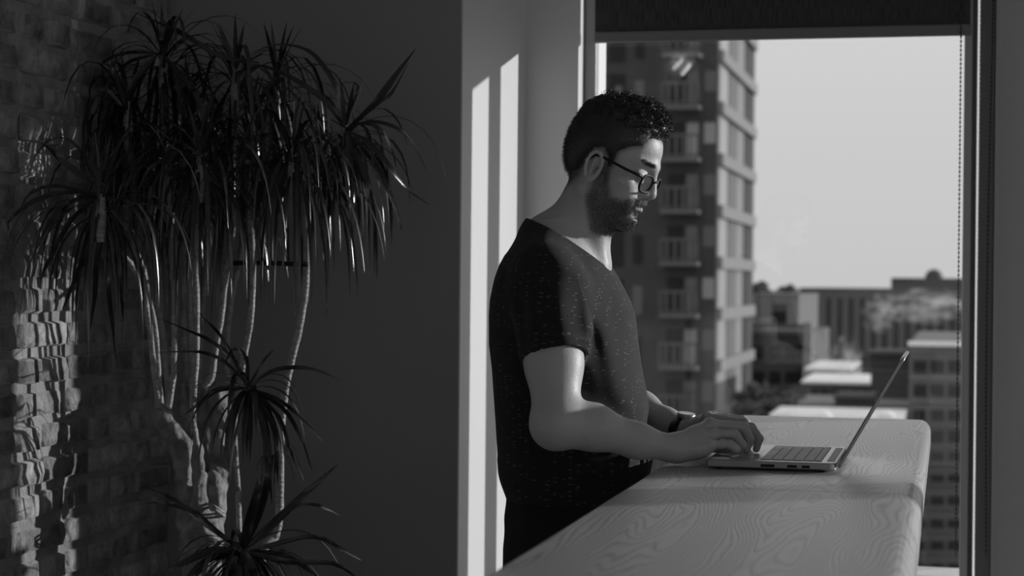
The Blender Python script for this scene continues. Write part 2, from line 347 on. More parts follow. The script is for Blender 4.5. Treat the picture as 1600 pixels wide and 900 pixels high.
# bricks of the left wall
brick_vars = []
def brick_mesh(L, H, seed):
    r_ = random.Random(seed); ny, nz_ = (4, 3) if L > .15 else (3, 3)
    vs = []; fs = []
    ys = [-L/2, -L/2+.010]+[-L/2+.010+(L-.02)*i/(ny-1) for i in range(1, ny-1)]+[L/2-.010, L/2]
    zs = [-H/2, -H/2+.009]+[-H/2+.009+(H-.018)*i/(nz_-1) for i in range(1, nz_-1)]+[H/2-.009, H/2]
    for j, z in enumerate(zs):
        for i, y in enumerate(ys):
            e_ = i in (0, len(ys)-1) or j in (0, len(zs)-1); c_ = i in (0, len(ys)-1) and j in (0, len(zs)-1)
            x = -.015 if e_ else r_.uniform(-.0035, .003)
            if c_: y *= .95; z *= .88
            vs.append((x, y+r_.uniform(-.0022, .0022), z+r_.uniform(-.0022, .0022)))
    n = len(ys)
    for j in range(len(zs)-1):
        for i in range(n-1): fs.append((j*n+i, j*n+i+1, (j+1)*n+i+1, (j+1)*n+i))
    return vs, fs
CH = .0722; BH = CH-.0085
sv = [brick_mesh(.212, BH, i) for i in range(7)]; hv_ = [brick_mesh(.101, BH, 20+i) for i in range(6)]
def pymesh(name, vf, mt):
    me = bpy.data.meshes.new(name); me.from_pydata(vf[0], [], vf[1]); me.materials.append(mt); me.polygons.foreach_set('use_smooth', [True]*len(vf[1])); return me
sm = [pymesh('brick', q, m_brick) for q in sv]; hm = [pymesh('brick', q, m_brick) for q in hv_]
far = MB(); nb = 0
for row in range(int(ZC/CH)):
    z = CH*(row+.5)+.004; y = YG-.003; first = True; hd = (row % 2 == 0)
    while y > YN+.3:
        k = rnd.random(); head = k < (.75 if hd else .25)
        L = .101 if head else .212
        if first and row % 2: L = .101; head = True
        first = False
        c = Vector((XB+rnd.uniform(-.003, .005), y-L/2-.002, z+rnd.uniform(-.0025, .0025)))
        if c.y > 3.16 and .64 < z < 2.14 and nb < 298:
            o = bpy.data.objects.new('brick', rnd.choice(hm if head else sm)); COL.objects.link(o); o.location = c
            o.rotation_euler = (rnd.uniform(-.012, .012), rnd.uniform(-.03, .03), rnd.uniform(-.05, .05)); o.parent = wl; nb += 1
        elif c.y > 1.2:
            v, f = rnd.choice(hv_ if head else sv); far.add([(a[0]+c.x, a[1]+c.y, a[2]+c.z) for a in v], f)
        y -= L+.0115
o = far.build('brickwork', m_brick2, wl, True); o['kind'] = 'stuff'

# ceiling lamp behind the viewer, mirrored in the pane
cl = empty('ceiling_lamp', (-1.99, -3.1, ZC-.03), 'twin tube ceiling lamp mirrored as two pale glints in the window pane', 'lamp')
LAMPS = [((-1.914, -2.944), (-1.753, -2.283)), ((-1.880, -3.19), (-1.745, -2.62))]
m_em, nt, b = newmat('lamp_tube_glow'); b.inputs['Emission Color'].default_value = (1, 1, 1, 1); b.inputs['Emission Strength'].default_value = 7
MB().box((-2.06, -3.72, ZC-.02), (-1.70, -2.58, ZC), .004).build('housing', m_white, cl)
for a, c in LAMPS: MB().tube([(a[0], a[1], ZC-.045), (c[0], c[1], ZC-.045)], .0095, 12).build('lamp_tube', m_em, cl, True)

# ------------------------------------------------------------------ counter
ct = empty('timber_counter', (-.255, 3.1, 0), 'long oak counter with rounded edge running from the foreground towards the window', 'counter')
CX0, CX1, CT = -.472, -.034, 1.08
def slab(y0, y1, endround):
    r_ = .026; th = .055; n = 6; prof = []
    prof.append((CX0, CT-th)); 
    prof += [(CX0+.006-.006*math.cos(t), CT-.006+.006*math.sin(t)) for t in [PI/2*i/3 for i in range(4)]]
    prof += [(CX1-r_+r_*math.sin(t), CT-r_+r_*math.cos(t)) for t in [PI/2*i/n for i in range(n+1)]]
    prof.append((CX1, CT-th))
    ys = [y0]+([y1-.022+.022*math.sin(t) for t in [PI/2*i/5 for i in range(6)]] if endround else [y1])
    ins = [0]+([.022*(1-math.cos(t)) for t in [PI/2*i/5 for i in range(6)]] if endround else [0])
    vs = []; k = len(prof)
    for y, q in zip(ys, ins):
        for x, z in prof:
            x2 = max(min(x, CX1-q), CX0+q*.3); vs.append((x2, y, z))
    fs = [(i*k+j, (i+1)*k+j, (i+1)*k+(j+1) % k, i*k+(j+1) % k) for i in range(len(ys)-1) for j in range(k)]
    fs += [tuple(range(k)), tuple(range((len(ys)-1)*k, len(ys)*k))[::-1]]
    return MB().add(vs, fs)
o = slab(1.2, 2.8205, False).build('countertop', m_oak, ct)
o = slab(2.823, 4.41, True).build('countertop', m_oak, ct)
for y in (1.5, 2.75, 3.95): MB().box((CX0+.10, y, 0), (CX1-.05, y+.05, CT-.055), .004).build('leg_panel', m_oak, ct)
MB().box((-.27, 1.5, .25), (-.24, 4.0, .95)).build('modesty_panel', m_oak, ct)

# ------------------------------------------------------------------ laptop
LX0, LX1, LY0, LY1 = -.391, -.176, 3.105, 3.425; LZ = CT+.0015
lp = empty('laptop', ((LX0+LX1)/2, (LY0+LY1)/2, CT), 'open silver laptop with its lid leaning back on the oak counter', 'laptop')
def rslab(x0, x1, y0, y1, z0, z1, r, ch):
    pts = []
    for cx, cy, a0 in ((x1-r, y1-r, 0), (x0+r, y1-r, PI/2), (x0+r, y0+r, PI), (x1-r, y0+r, 3*PI/2)):
        for i in range(6): t = a0+PI/2*i/5; pts.append((cx+r*math.cos(t), cy+r*math.sin(t), cx, cy))
    lay = [(z0, ch*1.6), (z0+ch, 0), (z1-ch*.5, 0), (z1, ch*.5)]
    vs = []; n = len(pts)
    for z, q in lay:
        for x, y, cx, cy in pts:
            d = Vector((x-cx, y-cy)); d *= (1-q/r); vs.append((cx+d.x, cy+d.y, z))
    fs = [(i*n+j, i*n+(j+1) % n, (i+1)*n+(j+1) % n, (i+1)*n+j) for i in range(3) for j in range(n)]+[tuple(range(n))[::-1], tuple(range(3*n, 4*n))]
    return vs, fs
base = MB().add(*rslab(LX0, LX1, LY0, LY1, LZ+.001, LZ+.0145, .010, .003)).build('base', m_metal, lp)
for x in (LX0+.02, LX1-.02):
    for y in (LY0+.02, LY1-.02): MB().lathe((x, y, CT), [(.006, 0), (.006, .003)], 12).build('rubber_foot', m_black, lp)
LT = LZ+.0145
MB().box((LX0+.008, (LY0+LY1)/2-.052, LT-.001), (LX0+.078, (LY0+LY1)/2+.052, LT+.0003)).build('trackpad', pm('trackpad', .42, .3, metal=.6), lp)
MB().box((LX0+.088, LY0+.021, LT-.001), (LX0+.190, LY1-.021, LT+.0002)).build('keyboard_well', m_black, lp)
kp = .0192; keyb = MB().box((-.0081, -.0082, 0), (.0081, .0082, .0012), .0006).mesh('key'); keyb.materials.append(m_key)
for r_ in range(6):
    hgt = .62 if r_ == 5 else 1.0
    for c_ in range(14):
        if r_ == 0 and 4 <= c_ <= 8: continue
        o = bpy.data.objects.new('key', keyb); COL.objects.link(o); o.parent = lp; o.matrix_parent_inverse = Matrix.Translation(lp.location).inverted()
        o.location = (LX0+.0975+r_*.0178-(.003 if r_ == 5 else 0), LY0+.0325+c_*.0196, LT+.0002); o.scale = (hgt, 1.08, 1)
MB().box((LX0+.0895, LY0+.0325+3.55*.0196, LT), (LX0+.1055, LY0+.0325+8.45*.0196, LT+.0014), .0005).build('space_bar', m_key, lp)
MB().box((LX1-.017, LY0+.03, LT-.001), (LX1-.004, LY1-.03, LT+.0006), .0004).build('hinge_bar', m_black, lp)
for x0, x1 in ((-.300, -.277), (-.256, -.240), (-.232, -.219)): MB().box((x0, LY0-.0003, LZ+.005), (x1, LY0+.002, LZ+.0095)).build('port', m_black, lp)
# lid from hinge to top edge
h0 = Vector((LX1+.001, 0, LZ+.008)); tp = P(1410, 557, Y=LY0); th = math.atan2(tp.x-h0.x, tp.z-h0.z); LL = math.hypot(tp.x-h0.x, tp.z-h0.z)
lid = MB().add(*rslab(0, LL, LY0, LY1, 0, .0058, .010, .0015))
dirv = Vector((math.sin(th), 0, math.cos(th))); nrm = Vector((math.cos(th), 0, -math.sin(th)))
def lidmap(mb): mb.v = [tuple(h0*1+dirv*x+nrm*z+Vector((0, y, 0))) for x, y, z in mb.v]; return mb
o = lidmap(lid).build('lid', m_metal, lp); 
scr = lidmap(MB().box((.012, LY0+.006, -.0006), (LL-.006, LY1-.006, .0004))).build('screen', m_screen, lp)

# ------------------------------------------------------------------ signed-distance sculpting
def ell(c, r, k=.012, rot=None, sub=False): return dict(t='e', c=np.array(c, float), r=np.array(r, float), k=k, rot=rot, sub=sub)
def cap(a, b_, ra, rb, k=.012, sub=False): return dict(t='c', a=np.array(a, float), b=np.array(b_, float), ra=ra, rb=rb, k=k, sub=sub)
def fn(f, k=.012, sub=False): return dict(t='f', f=f, k=k, sub=sub)
def ev(p, pr):
    if pr['t'] == 'e':
        q = p-pr['c']
        if pr['rot'] is not None: q = q@pr['rot']
        k0 = np.sqrt(((q/pr['r'])**2).sum(1)); k1 = np.sqrt(((q/pr['r']**2)**2).sum(1))+1e-9
        return k0*(k0-1)/k1
    if pr['t'] == 'c':
        ba = pr['b']-pr['a']; pa = p-pr['a']; h = np.clip((pa@ba)/(ba@ba+1e-12), 0, 1)
        return np.sqrt(((pa-h[:, None]*ba)**2).sum(1))-(pr['ra']+(pr['rb']-pr['ra'])*h)
    return pr['f'](p)
def field(p, prims):
    d = None
    for pr in prims:
        v = ev(p, pr); k = pr['k']
        if d is None: d = np.full(len(p), 1.) if pr['sub'] else v; continue
        if pr['sub']:
            v = -v; h = np.clip(.5-.5*(v-d)/k, 0, 1) if False else np.clip(.5+.5*(v-d)/k, 0, 1); d = d*(1-h)+v*h+k*h*(1-h)
        else:
            h = np.clip(.5+.5*(v-d)/k, 0, 1); d = v*(1-h)+d*h-k*h*(1-h)
    return d
def sculpt(prims, lo, hi, h, post=None, B=16):
    lo = np.array(lo, float); n = (np.ceil((np.array(hi)-lo)/h/B).astype(int))*B
    V = np.full(n+1, 1., np.float32)
    nb_ = n//B; g = np.stack(np.meshgrid(*[np.arange(q) for q in nb_], indexing='ij'), -1).reshape(-1, 3)
    cen = lo+(g*B+B/2)*h; rad = B*h*.87
    vals = np.stack([ev(cen, pr) for pr in prims])
    dm = np.full(len(cen), 9.)
    for v, pr in zip(vals, prims):
        if not pr['sub']: dm = np.minimum(dm, v)
    act = np.nonzero(dm < rad+.03)[0]; deep = dm < -(rad+.05)
    off = np.stack(np.meshgrid(*[np.arange(B+1)]*3, indexing='ij'), -1).reshape(-1, 3)
    for i in act:
        ps = lo+(g[i]*B+off)*h
        use = [pr for v, pr in zip(vals[:, i], prims) if v < rad+.035]
        if not use: continue
        d = field(ps, use)
        if post is not None: d = post(ps, d)
        a = g[i]*B; V[a[0]:a[0]+B+1, a[1]:a[1]+B+1, a[2]:a[2]+B+1] = d.reshape(B+1, B+1, B+1)
    return nets(V, lo, h)
def nets(V, lo, h):
    I = V < 0; nx, ny, nz_ = V.shape
    c = np.zeros((nx-1, ny-1, nz_-1), np.uint8)
    for a in (0, 1):
        for b_ in (0, 1):
            for d in (0, 1): c += I[a:nx-1+a, b_:ny-1+b_, d:nz_-1+d]
    idx = np.argwhere((c > 0) & (c < 8)); del c
    flat = (idx[:, 0]*(ny-1)+idx[:, 1])*(nz_-1)+idx[:, 2]
    acc = np.zeros((len(idx), 3)); cnt = np.zeros(len(idx))
    cs = [(a, b_, d) for a in (0, 1) for b_ in (0, 1) for d in (0, 1)]
    cv = {q: V[idx[:, 0]+q[0], idx[:, 1]+q[1], idx[:, 2]+q[2]].astype(float) for q in cs}
    for q in cs:
        for ax in range(3):
            if q[ax]: continue
            r_ = list(q); r_[ax] = 1; r_ = tuple(r_); a, b_ = cv[q], cv[r_]; m = (a < 0) != (b_ < 0)
            t = np.where(m, a/np.where(m, a-b_, 1), 0); p = np.tile(np.array(q, float), (len(idx), 1)); p[:, ax] = t
            acc += p*m[:, None]; cnt += m
    verts = lo+(idx+acc/cnt[:, None])*h
    faces = []
    for ax in range(3):
        sl0 = [slice(None)]*3; sl1 = [slice(None)]*3; sl0[ax] = slice(0, -1); sl1[ax] = slice(1, None)
        A = I[tuple(sl0)]; Bv = I[tuple(sl1)]; e = np.argwhere(A != Bv); u, v_ = (ax+1) % 3, (ax+2) % 3
        e = e[(e[:, u] > 0) & (e[:, v_] > 0) & (e[:, u] < V.shape[u]-1) & (e[:, v_] < V.shape[v_]-1)]
        s_ = A[e[:, 0], e[:, 1], e[:, 2]]
        qs = []
        for du, dv in ((-1, -1), (0, -1), (0, 0), (-1, 0)):
            k = e.copy(); k[:, u] += du; k[:, v_] += dv
            qs.append(np.searchsorted(flat, (k[:, 0]*(ny-1)+k[:, 1])*(nz_-1)+k[:, 2]))
        q = np.stack(qs, 1); q[~s_] = q[~s_][:, ::-1]; faces.append(q)
    F = np.concatenate(faces)
    return verts, F
def npmesh(name, V, Fq):
    me = bpy.data.meshes.new(name); me.vertices.add(len(V)); me.vertices.foreach_set('co', V.astype(np.float32).ravel())
    me.loops.add(len(Fq)*4); me.loops.foreach_set('vertex_index', Fq.astype(np.int32).ravel())
    me.polygons.add(len(Fq)); me.polygons.foreach_set('loop_start', np.arange(0, len(Fq)*4, 4, dtype=np.int32))
    me.polygons.foreach_set('use_smooth', np.ones(len(Fq), bool)); me.update(calc_edges=True); me.validate(); return me
def pnoise(p, s, seed=0):
    p = p*s+seed*7.3
    return (np.sin(p[:, 0]+1.7*np.sin(p[:, 1]*1.1+.5))+np.sin(p[:, 1]*1.07+1.9*np.sin(p[:, 2]*.93+1.2))+np.sin(p[:, 2]*1.13+1.5*np.sin(p[:, 0]*.9)))/3

# ------------------------------------------------------------------ the man
YM = 3.30
man = empty('person', (-.66, YM, 0), 'man with glasses and beard in dark flecked t-shirt standing at the counter typing', 'person')
HO = np.array([-.604, YM, 1.6065]); HA = math.radians(20)
HY = math.radians(8)      # head turned a little towards the viewer
HU = np.array([math.sin(HA), 0, math.cos(HA)]); h0_ = np.array([math.cos(HA), 0, -math.sin(HA)]); HF = h0_*math.cos(HY)-np.array([0, 1, 0])*math.sin(HY); HL = np.cross(HU, HF)
HR = np.stack([HF, HL, HU], 1)      # columns: local axes
def hp(u, y, w_): return HO+HF*u+HL*y+HU*w_
def hloc(p): return (p-HO)@HR
def hell(c, r, k=.012, sub=False, rot=None): return ell(hp(*c), r, k, HR if rot is None else HR@rot, sub)
def hcap(a, b_, ra, rb, k=.012, sub=False): return cap(hp(*a), hp(*b_), ra, rb, k, sub)
def ry(t): c, s = math.cos(t), math.sin(t); return np.array([[c, 0, s], [0, 1, 0], [-s, 0, c]])
def rz(t): c, s = math.cos(t), math.sin(t); return np.array([[c, -s, 0], [s, c, 0], [0, 0, 1]])
head = [hell((.000, 0, .046), (.077, .073, .070), .01), hell((.026, 0, .040), (.068, .064, .062), .02),
        hell((.040, 0, -.016), (.050, .056, .066), .02), hell((.044, 0, -.062), (.041, .044, .036), .02),
        hell((-.03, 0, .01), (.045, .060, .055), .02),
        hcap((.080, 0, -.080), (.078, 0, -.084), .0150, .0150, .014)]
for s in (-1, 1):
    head += [hcap((.070, s*.014, -.084), (.006, s*.050, -.052), .014, .013, .02), hcap((.006, s*.051, -.050), (.002, s*.058, -.012), .014, .012, .02),
             hell((.056, s*.044, -.020), (.022, .018, .017), .014), hcap((.0885, s*.008, .024), (.070, s*.040, .023), .0085, .008, .012),
             hell((.064, s*.03, -.045), (.022, .02, .022), .015)]
head += [hcap((.0915, 0, .014), (.1010, 0, -.014), .0068, .0075, .012), hell((.1015, 0, -.0245), (.0108, .0098, .0088), .008), hell((.0935, 0, -.0260), (.0110, .0140, .0085), .008),
         hell((.086, 0, -.040), (.012, .022, .014), .01)]
for s in (-1, 1): head += [hell((.0930, s*.0125, -.0275), (.0078, .0050, .0060), .006)]
for s in (-1, 1): head += [hell((.0965, s*.031, .003), (.0135, .0155, .0105), .010, True)]
for s in (-1, 1): head += [hell((.0765, s*.0305, -.0005), (.0128, .0135, .0128), .003), hcap((.0860, s*.020, .0065), (.0790, s*.043, .0055), .003, .003, .004)]
for s in (-1, 1): head += [hell((.0975, s*.0070, -.0362), (.0042, .0026, .0024), .002, True)]
head += [hcap((.0905, -.017, -.0475), (.0955, 0, -.0445), .0038, .0044, .004), hcap((.0905, .017, -.0475), (.0955, 0, -.0445), .0038, .0044, .004),
         hcap((.0865, -.015, -.0565), (.0915, 0, -.0585), .0042, .0054, .004), hcap((.0865, .015, -.0565), (.0915, 0, -.0585), .0042, .0054, .004),
         hcap((.094, -.021, -.0515), (.0985, 0, -.0515), .0011, .0014, .002, True), hcap((.094, .021, -.0515), (.0985, 0, -.0515), .0011, .0014, .002, True),
         hell((.095, 0, -.068), (.006, .016, .005), .008, True)]
tl_ = ry(-.25)
for s in (-1, 1):
    E_ = ry(.12)@rz(s*.30); e0_ = len(head)
    head += [hell((.000, s*.0735, -.009), (.0155, .0055, .0285), .005, rot=E_), hell((.003, s*.0800, -.004), (.0092, .0062, .0175), .003, True, E_), hell((.002, s*.0770, -.012), (.0065, .0075, .0080), .003, True, E_)]
    ring = [((-.002)+.0135*math.cos(t)*(1 if t < PI else .9), s*(.0785+.003*math.cos(t+PI)), -.006+.0255*math.sin(t)) for t in [PI*.05+PI*1.25*i/7 for i in range(8)]]
    for i in range(7): head += [hcap(ring[i], ring[i+1], .0031, .0031, .002)]
    head += [hcap((.009, s*.0745, -.012), (.007, s*.0755, -.018), .0035, .0032, .003), hcap((-.004, s*.077, .004), (-.003, s*.077, -.016), .002, .002, .003)]
    for pr_ in head[e0_:]:
        for key_ in ('a', 'b', 'c'):
            if key_ in pr_: pr_[key_] = pr_[key_]+HF*.010-HU*.0045
neck = [cap((-.680, YM, 1.430), (-.617, YM, 1.560), .060, .053, .02), cap((-.645, YM, 1.50), (-.60, YM, 1.545), .045, .036, .02)]
for s in (-1, 1):
    neck += [cap((-.705, YM+s*.03, 1.478), (-.68, YM+s*.15, 1.415), .034, .040, .04), cap((-.61, YM+s*.012, 1.425), (-.625, YM+s*.045, 1.56), .016, .014, .02)]
zt = [.96, 1.005, 1.07, 1.13, 1.186, 1.235, 1.28, 1.33, 1.358, 1.396, 1.42, 1.438, 1.47, 1.50, 1.53]
bk = [-.771, -.773, -.790, -.793, -.797, -.800, -.805, -.805, -.803, -.795, -.787, -.779, -.756, -.739, -.72]
ft = [-.530, -.517, -.519, -.5225, -.531, -.538, -.545, -.551, -.561, -.581, -.596, -.603, -.62, -.66, -.68]
hw = [.168, .170, .168, .168, .173, .181, .188, .192, .193, .185, .172, .150, .098, .060, .04]
def torso(inset, zlo, zhi, fold=0):
    def f(p):
        z = p[:, 2]; a0 = np.interp(z, zt, bk); a1 = np.interp(z, zt, ft); inz = inset*np.interp(z, [1.33, 1.40], [2.9, 1.0]); b_ = np.interp(z, zt, hw)-inz
        xc = (a0+a1)/2; a = (a1-a0)/2-inz
        q = ((np.abs(p[:, 0]-xc)/a)**2.3+(np.abs(p[:, 1]-YM)/b_)**2.3)**(1/2.3)
        d = (q-1)*np.minimum(a, b_)*.92
        return np.maximum(np.maximum(d, z-zhi), zlo-z)
    return f
RS = (-.667, YM-.172, 1.378); RE = (-.632, 3.035, 1.156); RW = (-.452, 3.145, 1.1085)
LS = (-.667, YM+.172, 1.378); LE = (-.615, 3.545, 1.150); LW = (-.462, 3.405, 1.1165)
def arm(Sh, El, Wr):
    Sh, El, Wr = map(np.array, (Sh, El, Wr)); mid = Sh+(El-Sh)*.55; fm = El+(Wr-El)*.30+np.array([0, 0, .006]); f2 = El+(Wr-El)*.68
    return [cap(Sh, mid, .050, .0445, .03), cap(mid, El, .0445, .040, .03), cap(El+np.array([-.006, 0, -.006]), El+np.array([-.004, 0, -.004]), .034, .034, .02),
            cap(El, fm, .0395, .0370, .02), cap(fm, f2, .0370, .0275, .02), cap(f2, Wr, .0275, .0215, .02),
            cap(Wr+np.array([0, -.006, .001]), Wr+np.array([0, .006, .001]), .0205, .0205, .015)]
right = dict(w=(-.452, 3.145, 1.1085),
    mcp=[(-.391, 3.155, 1.116), (-.388, 3.176, 1.133), (-.394, 3.198, 1.1465), (-.400, 3.219, 1.147)],
    pip=[(-.3575, 3.161, 1.1180), (-.3520, 3.182, 1.1330), (-.3385, 3.208, 1.1430), (-.3300, 3.240, 1.1410)],
    dip=[(-.3465, 3.164, 1.1085), (-.3400, 3.187, 1.1150), (-.3300, 3.213, 1.1230), (-.3165, 3.246, 1.1220)],
    tip=[(-.3550, 3.171, 1.1035), (-.344, 3.193, 1.1045), (-.335, 3.215, 1.1040), (-.3215, 3.248, 1.1035)],
    th=[(-.440, 3.170, 1.108), (-.410, 3.203, 1.110), (-.383, 3.212, 1.1085), (-.366, 3.200, 1.1065)])
def mir(q): return (q[0]-.018, 2*3.279-q[1], q[2]+.002)
left = {k: (mir(v) if k == 'w' else [mir(q) for q in v]) for k, v in right.items()}
left['w'] = LW
def hand(H):
    pr = []; W = np.array(H['w']); fr_ = [.0074, .0082, .0086, .0082]
    for i in range(4):
        m_, p_, d_, t_ = (np.array(H[k][i]) for k in ('mcp', 'pip', 'dip', 'tip'))
        st = W+(m_-W)*.12
        pr += [cap(st, W+(m_-W)*.6-np.array([0, 0, .003]), .0165, .0145, .014), cap(W+(m_-W)*.6-np.array([0, 0, .003]), m_, .0145, .0105, .010)]
        pr += [cap(m_, m_, .0108, .0108, .006)] if False else []
        r_ = fr_[i]
        pr += [cap(m_, m_, r_*1.32, r_*1.32, .006), cap(m_, (m_+p_)/2, r_*1.12, r_*1.02, .004), cap((m_+p_)/2, p_, r_*1.0, r_*1.05, .003), cap(p_, (p_+d_)/2, r_*1.03, r_*.93, .003), cap((p_+d_)/2, d_, r_*.93, r_*.93, .003), cap(d_, t_, r_*.92, r_*.78, .003)]
    T = [np.array(q) for q in H['th']]
    pr += [cap(T[0], T[1], .0155, .0125, .012), cap(T[1], T[2], .0118, .0103, .005), cap(T[2], T[3], .0103, .0082, .004)]
    a = W; b_ = np.array(H['mcp'][0]); pr += [cap(a+np.array([.012, 0, -.004]), b_+np.array([-.012, 0, -.008]), .0155, .0125, .012)]
    return pr
body = head+neck+[fn(torso(.013, 1.03, 1.49), .03)]+arm(RS, RE, RW)+hand(right)+arm(LS, LE, LW)+hand(left)
bV, bF = sculpt(body, (-.83, 2.97, .98), (-.30, 3.62, 1.735), .002)
me = npmesh('body', bV, bF)
def poly_sd(pts, u, w_):
    pts = np.array(pts); d = np.full(len(u), 9.); ins = np.zeros(len(u), bool); n = len(pts)
    for i in range(n):
        a, b_ = pts[i], pts[(i+1) % n]; e_ = b_-a; px_, py_ = u-a[0], w_-a[1]; h = np.clip((px_*e_[0]+py_*e_[1])/(e_@e_), 0, 1)
        d = np.minimum(d, np.hypot(px_-h*e_[0], py_-h*e_[1]))
        c = ((a[1] > w_) != (b_[1] > w_)) & (u < (b_[0]-a[0])*(w_-a[1])/(b_[1]-a[1]+1e-12)+a[0]); ins ^= c
    return np.where(ins, -d, d)
BEARD = [(.014, .004), (.024, -.006), (.030, -.034), (.044, -.053), (.066, -.052), (.080, -.042), (.088, -.038), (.12, -.040), (.12, -.048), (.094, -.049), (.084, -.051), (.0835, -.058), (.094, -.066), (.12, -.066), (.12, -.12), (.03, -.125), (.004, -.075), (-.002, -.03), (.008, -.004)]
HAIRP = [(.14, .078), (.094, .070), (.074, .068), (.066, .050), (.046, .040), (.030, .026), (.027, -.004), (.014, -.010), (.013, .012), (.002, .024), (-.014, .018), (-.020, -.010), (-.030, -.040), (-.05, -.066), (-.12, -.085), (-.14, .0), (-.14, .18), (.14, .18)]
L_ = hloc(bV)
st = np.clip(.5-poly_sd(BEARD, L_[:, 0]-.15*np.abs(L_[:, 1]), L_[:, 2])/.014, 0, 1)
hs = np.clip(.5-poly_sd(HAIRP, L_[:, 0]-.15*np.abs(L_[:, 1]), L_[:, 2])/.012, 0, 1)
lo_ = (L_[:, 2] > -.13) & (np.abs(L_[:, 1]) < .072)
st = np.where(lo_, np.maximum(st*.8, hs), 0)
brow = sum(np.exp(-(((L_[:, 2]-.0235)/.0035)**2+((np.abs(L_[:, 1])-.028)/.013)**4)) for _ in (0,))*(L_[:, 0] > .06)
st = np.clip(st+brow*.9, 0, 1)
# lids line
at_ = me.attributes.new('stubble', 'FLOAT', 'POINT'); at_.data.foreach_set('value', st.astype(np.float32))
bobj = link('body', me, m_skin, man)
# normals of the body for hair planting
vn = np.zeros(len(bV)*3, np.float32); me.vertices.foreach_get('normal', vn) if False else None
nrm_ = np.zeros(len(me.vertices)*3, np.float32); me.vertex_normals.foreach_get('vector', nrm_); nrm_ = nrm_.reshape(-1, 3)
co_ = np.zeros(len(me.vertices)*3, np.float32); me.vertices.foreach_get('co', co_); co_ = co_.reshape(-1, 3)
rg = np.random.RandomState(3)
# hair mass
def hairpost(p, d):
    l = hloc(p); u, y, w_ = l[:, 0], l[:, 1], l[:, 2]
    top = 1/(1+np.exp(-(w_-.085+.12*np.clip(-u, -.1, .0))/.008))
    frontal = np.clip((u+.01)/.06, 0, 1)
    curl = .0045*pnoise(l, 230, 1)+.003*pnoise(l, 420, 4)
    t = .0035+top*(.0075+.010*frontal+curl*(.35+1.0*frontal))
    psd = poly_sd(HAIRP, u-.15*np.abs(y), w_)
    t = -.002+(t+.002)*np.clip(-psd/.016, 0, 1)**.6
    hd = np.maximum(d-t, psd*.8)
    return hd
hV, hF = sculpt(head[:5], (-.72, 3.20, 1.52), (-.46, 3.40, 1.76), .0021, hairpost)
hme = npmesh('hair', hV, hF); hobj = link('hair', hme, m_hair, man)
# hair strands
def strands(name, base, nors, L, wd, mt, parent, dirf, seg=2, curl=0):
    n = len(base); vs = []; cur = base.copy(); d = dirf(base, nors)
    side = np.cross(d, rg.normal(size=(n, 3))); side /= np.linalg.norm(side, axis=1)[:, None]+1e-9
    Ls = (L*rg.uniform(.6, 1.15, n))[:, None]/seg
    ph = rg.uniform(0, 6.28, n)[:, None]; rings = []
    s2 = np.cross(d, side)
    for i in range(seg+1):
        wv = wd*(1-i/seg*.8)
        rings.append((cur-side*wv, cur+side*wv))
        bend = (side*np.cos(ph+i*1.1)+s2*np.sin(ph+i*1.1))*curl
        dd = d+bend+0.15*nors*0; dd /= np.linalg.norm(dd, axis=1)[:, None]; cur = cur+dd*Ls
    V = np.concatenate([np.stack(r_, 1).reshape(-1, 3) for r_ in rings]); F = []
    for i in range(seg):
        a = i*2*n+np.arange(n)*2; b_ = (i+1)*2*n+np.arange(n)*2
        F.append(np.stack([a, a+1, b_+1, b_], 1))
    o = link(name, npmesh(name, V, np.concatenate(F)), mt, parent); o['kind'] = 'stuff'; return o
hn = np.zeros(len(hme.vertices)*3, np.float32); hme.vertex_normals.foreach_get('vector', hn); hn = hn.reshape(-1, 3)
hc = np.zeros(len(hme.vertices)*3, np.float32); hme.vertices.foreach_get('co', hc); hc = hc.reshape(-1, 3); hl = hloc(hc)
topm = np.nonzero((hl[:, 2] > .075) & (hl[:, 0] > -.04) & (hn@HU > .05))[0]; k = rg.choice(topm, 2200)
strands('curl', hc[k]-hn[k]*.002, hn[k],   .023, .0011, m_hair, hobj, lambda b_, n_: (lambda q: q/np.linalg.norm(q, axis=1)[:, None])(n_*.5+HF*.7+rg.normal(size=n_.shape)*.35), 7, 1.1)
sidem = np.nonzero((hl[:, 2] <= .10))[0]; k = rg.choice(sidem, 9000)
strands('cropped_hair', hc[k], hn[k], .006, .00035, m_hair, hobj, lambda b_, n_: (lambda q: q/np.linalg.norm(q, axis=1)[:, None])(n_*.35-HU*.8-HF*.3+rg.normal(size=n_.shape)*.25), 2, .2)
bl_ = hloc(co_); bsd = poly_sd(BEARD, bl_[:, 0]-.15*np.abs(bl_[:, 1]), bl_[:, 2])
bm_ = np.nonzero((bsd < .002) & (bl_[:, 2] > -.12) & (np.abs(bl_[:, 1]) < .068) & (nrm_@HU < .75))[0]; k = rg.choice(bm_, 9000)
strands('beard', co_[k]-nrm_[k]*.0005, nrm_[k], .0048, .00028, m_beard, man, lambda b_, n_: (lambda q: q/np.linalg.norm(q, axis=1)[:, None])(n_*.55-HU*.55+HF*.15+rg.normal(size=n_.shape)*.3), 2, .25)
bm_ = np.nonzero((np.abs(bl_[:, 2]-.0245-.002*(np.abs(bl_[:, 1])-.02)/.02) < .0035) & (np.abs(bl_[:, 1]) > .013) & (np.abs(bl_[:, 1]) < .045) & (bl_[:, 0] > .06))[0]; k = rg.choice(bm_, 900)
strands('eyebrow', co_[k], nrm_[k], .006, .0003, m_beard, man, lambda b_, n_: (lambda q: q/np.linalg.norm(q, axis=1)[:, None])(n_*.3+np.sign(b_[:, 1:2]-YM)*np.array([[0, 1, 0]])*.9+HU*.1+rg.normal(size=n_.shape)*.2), 2, .1)
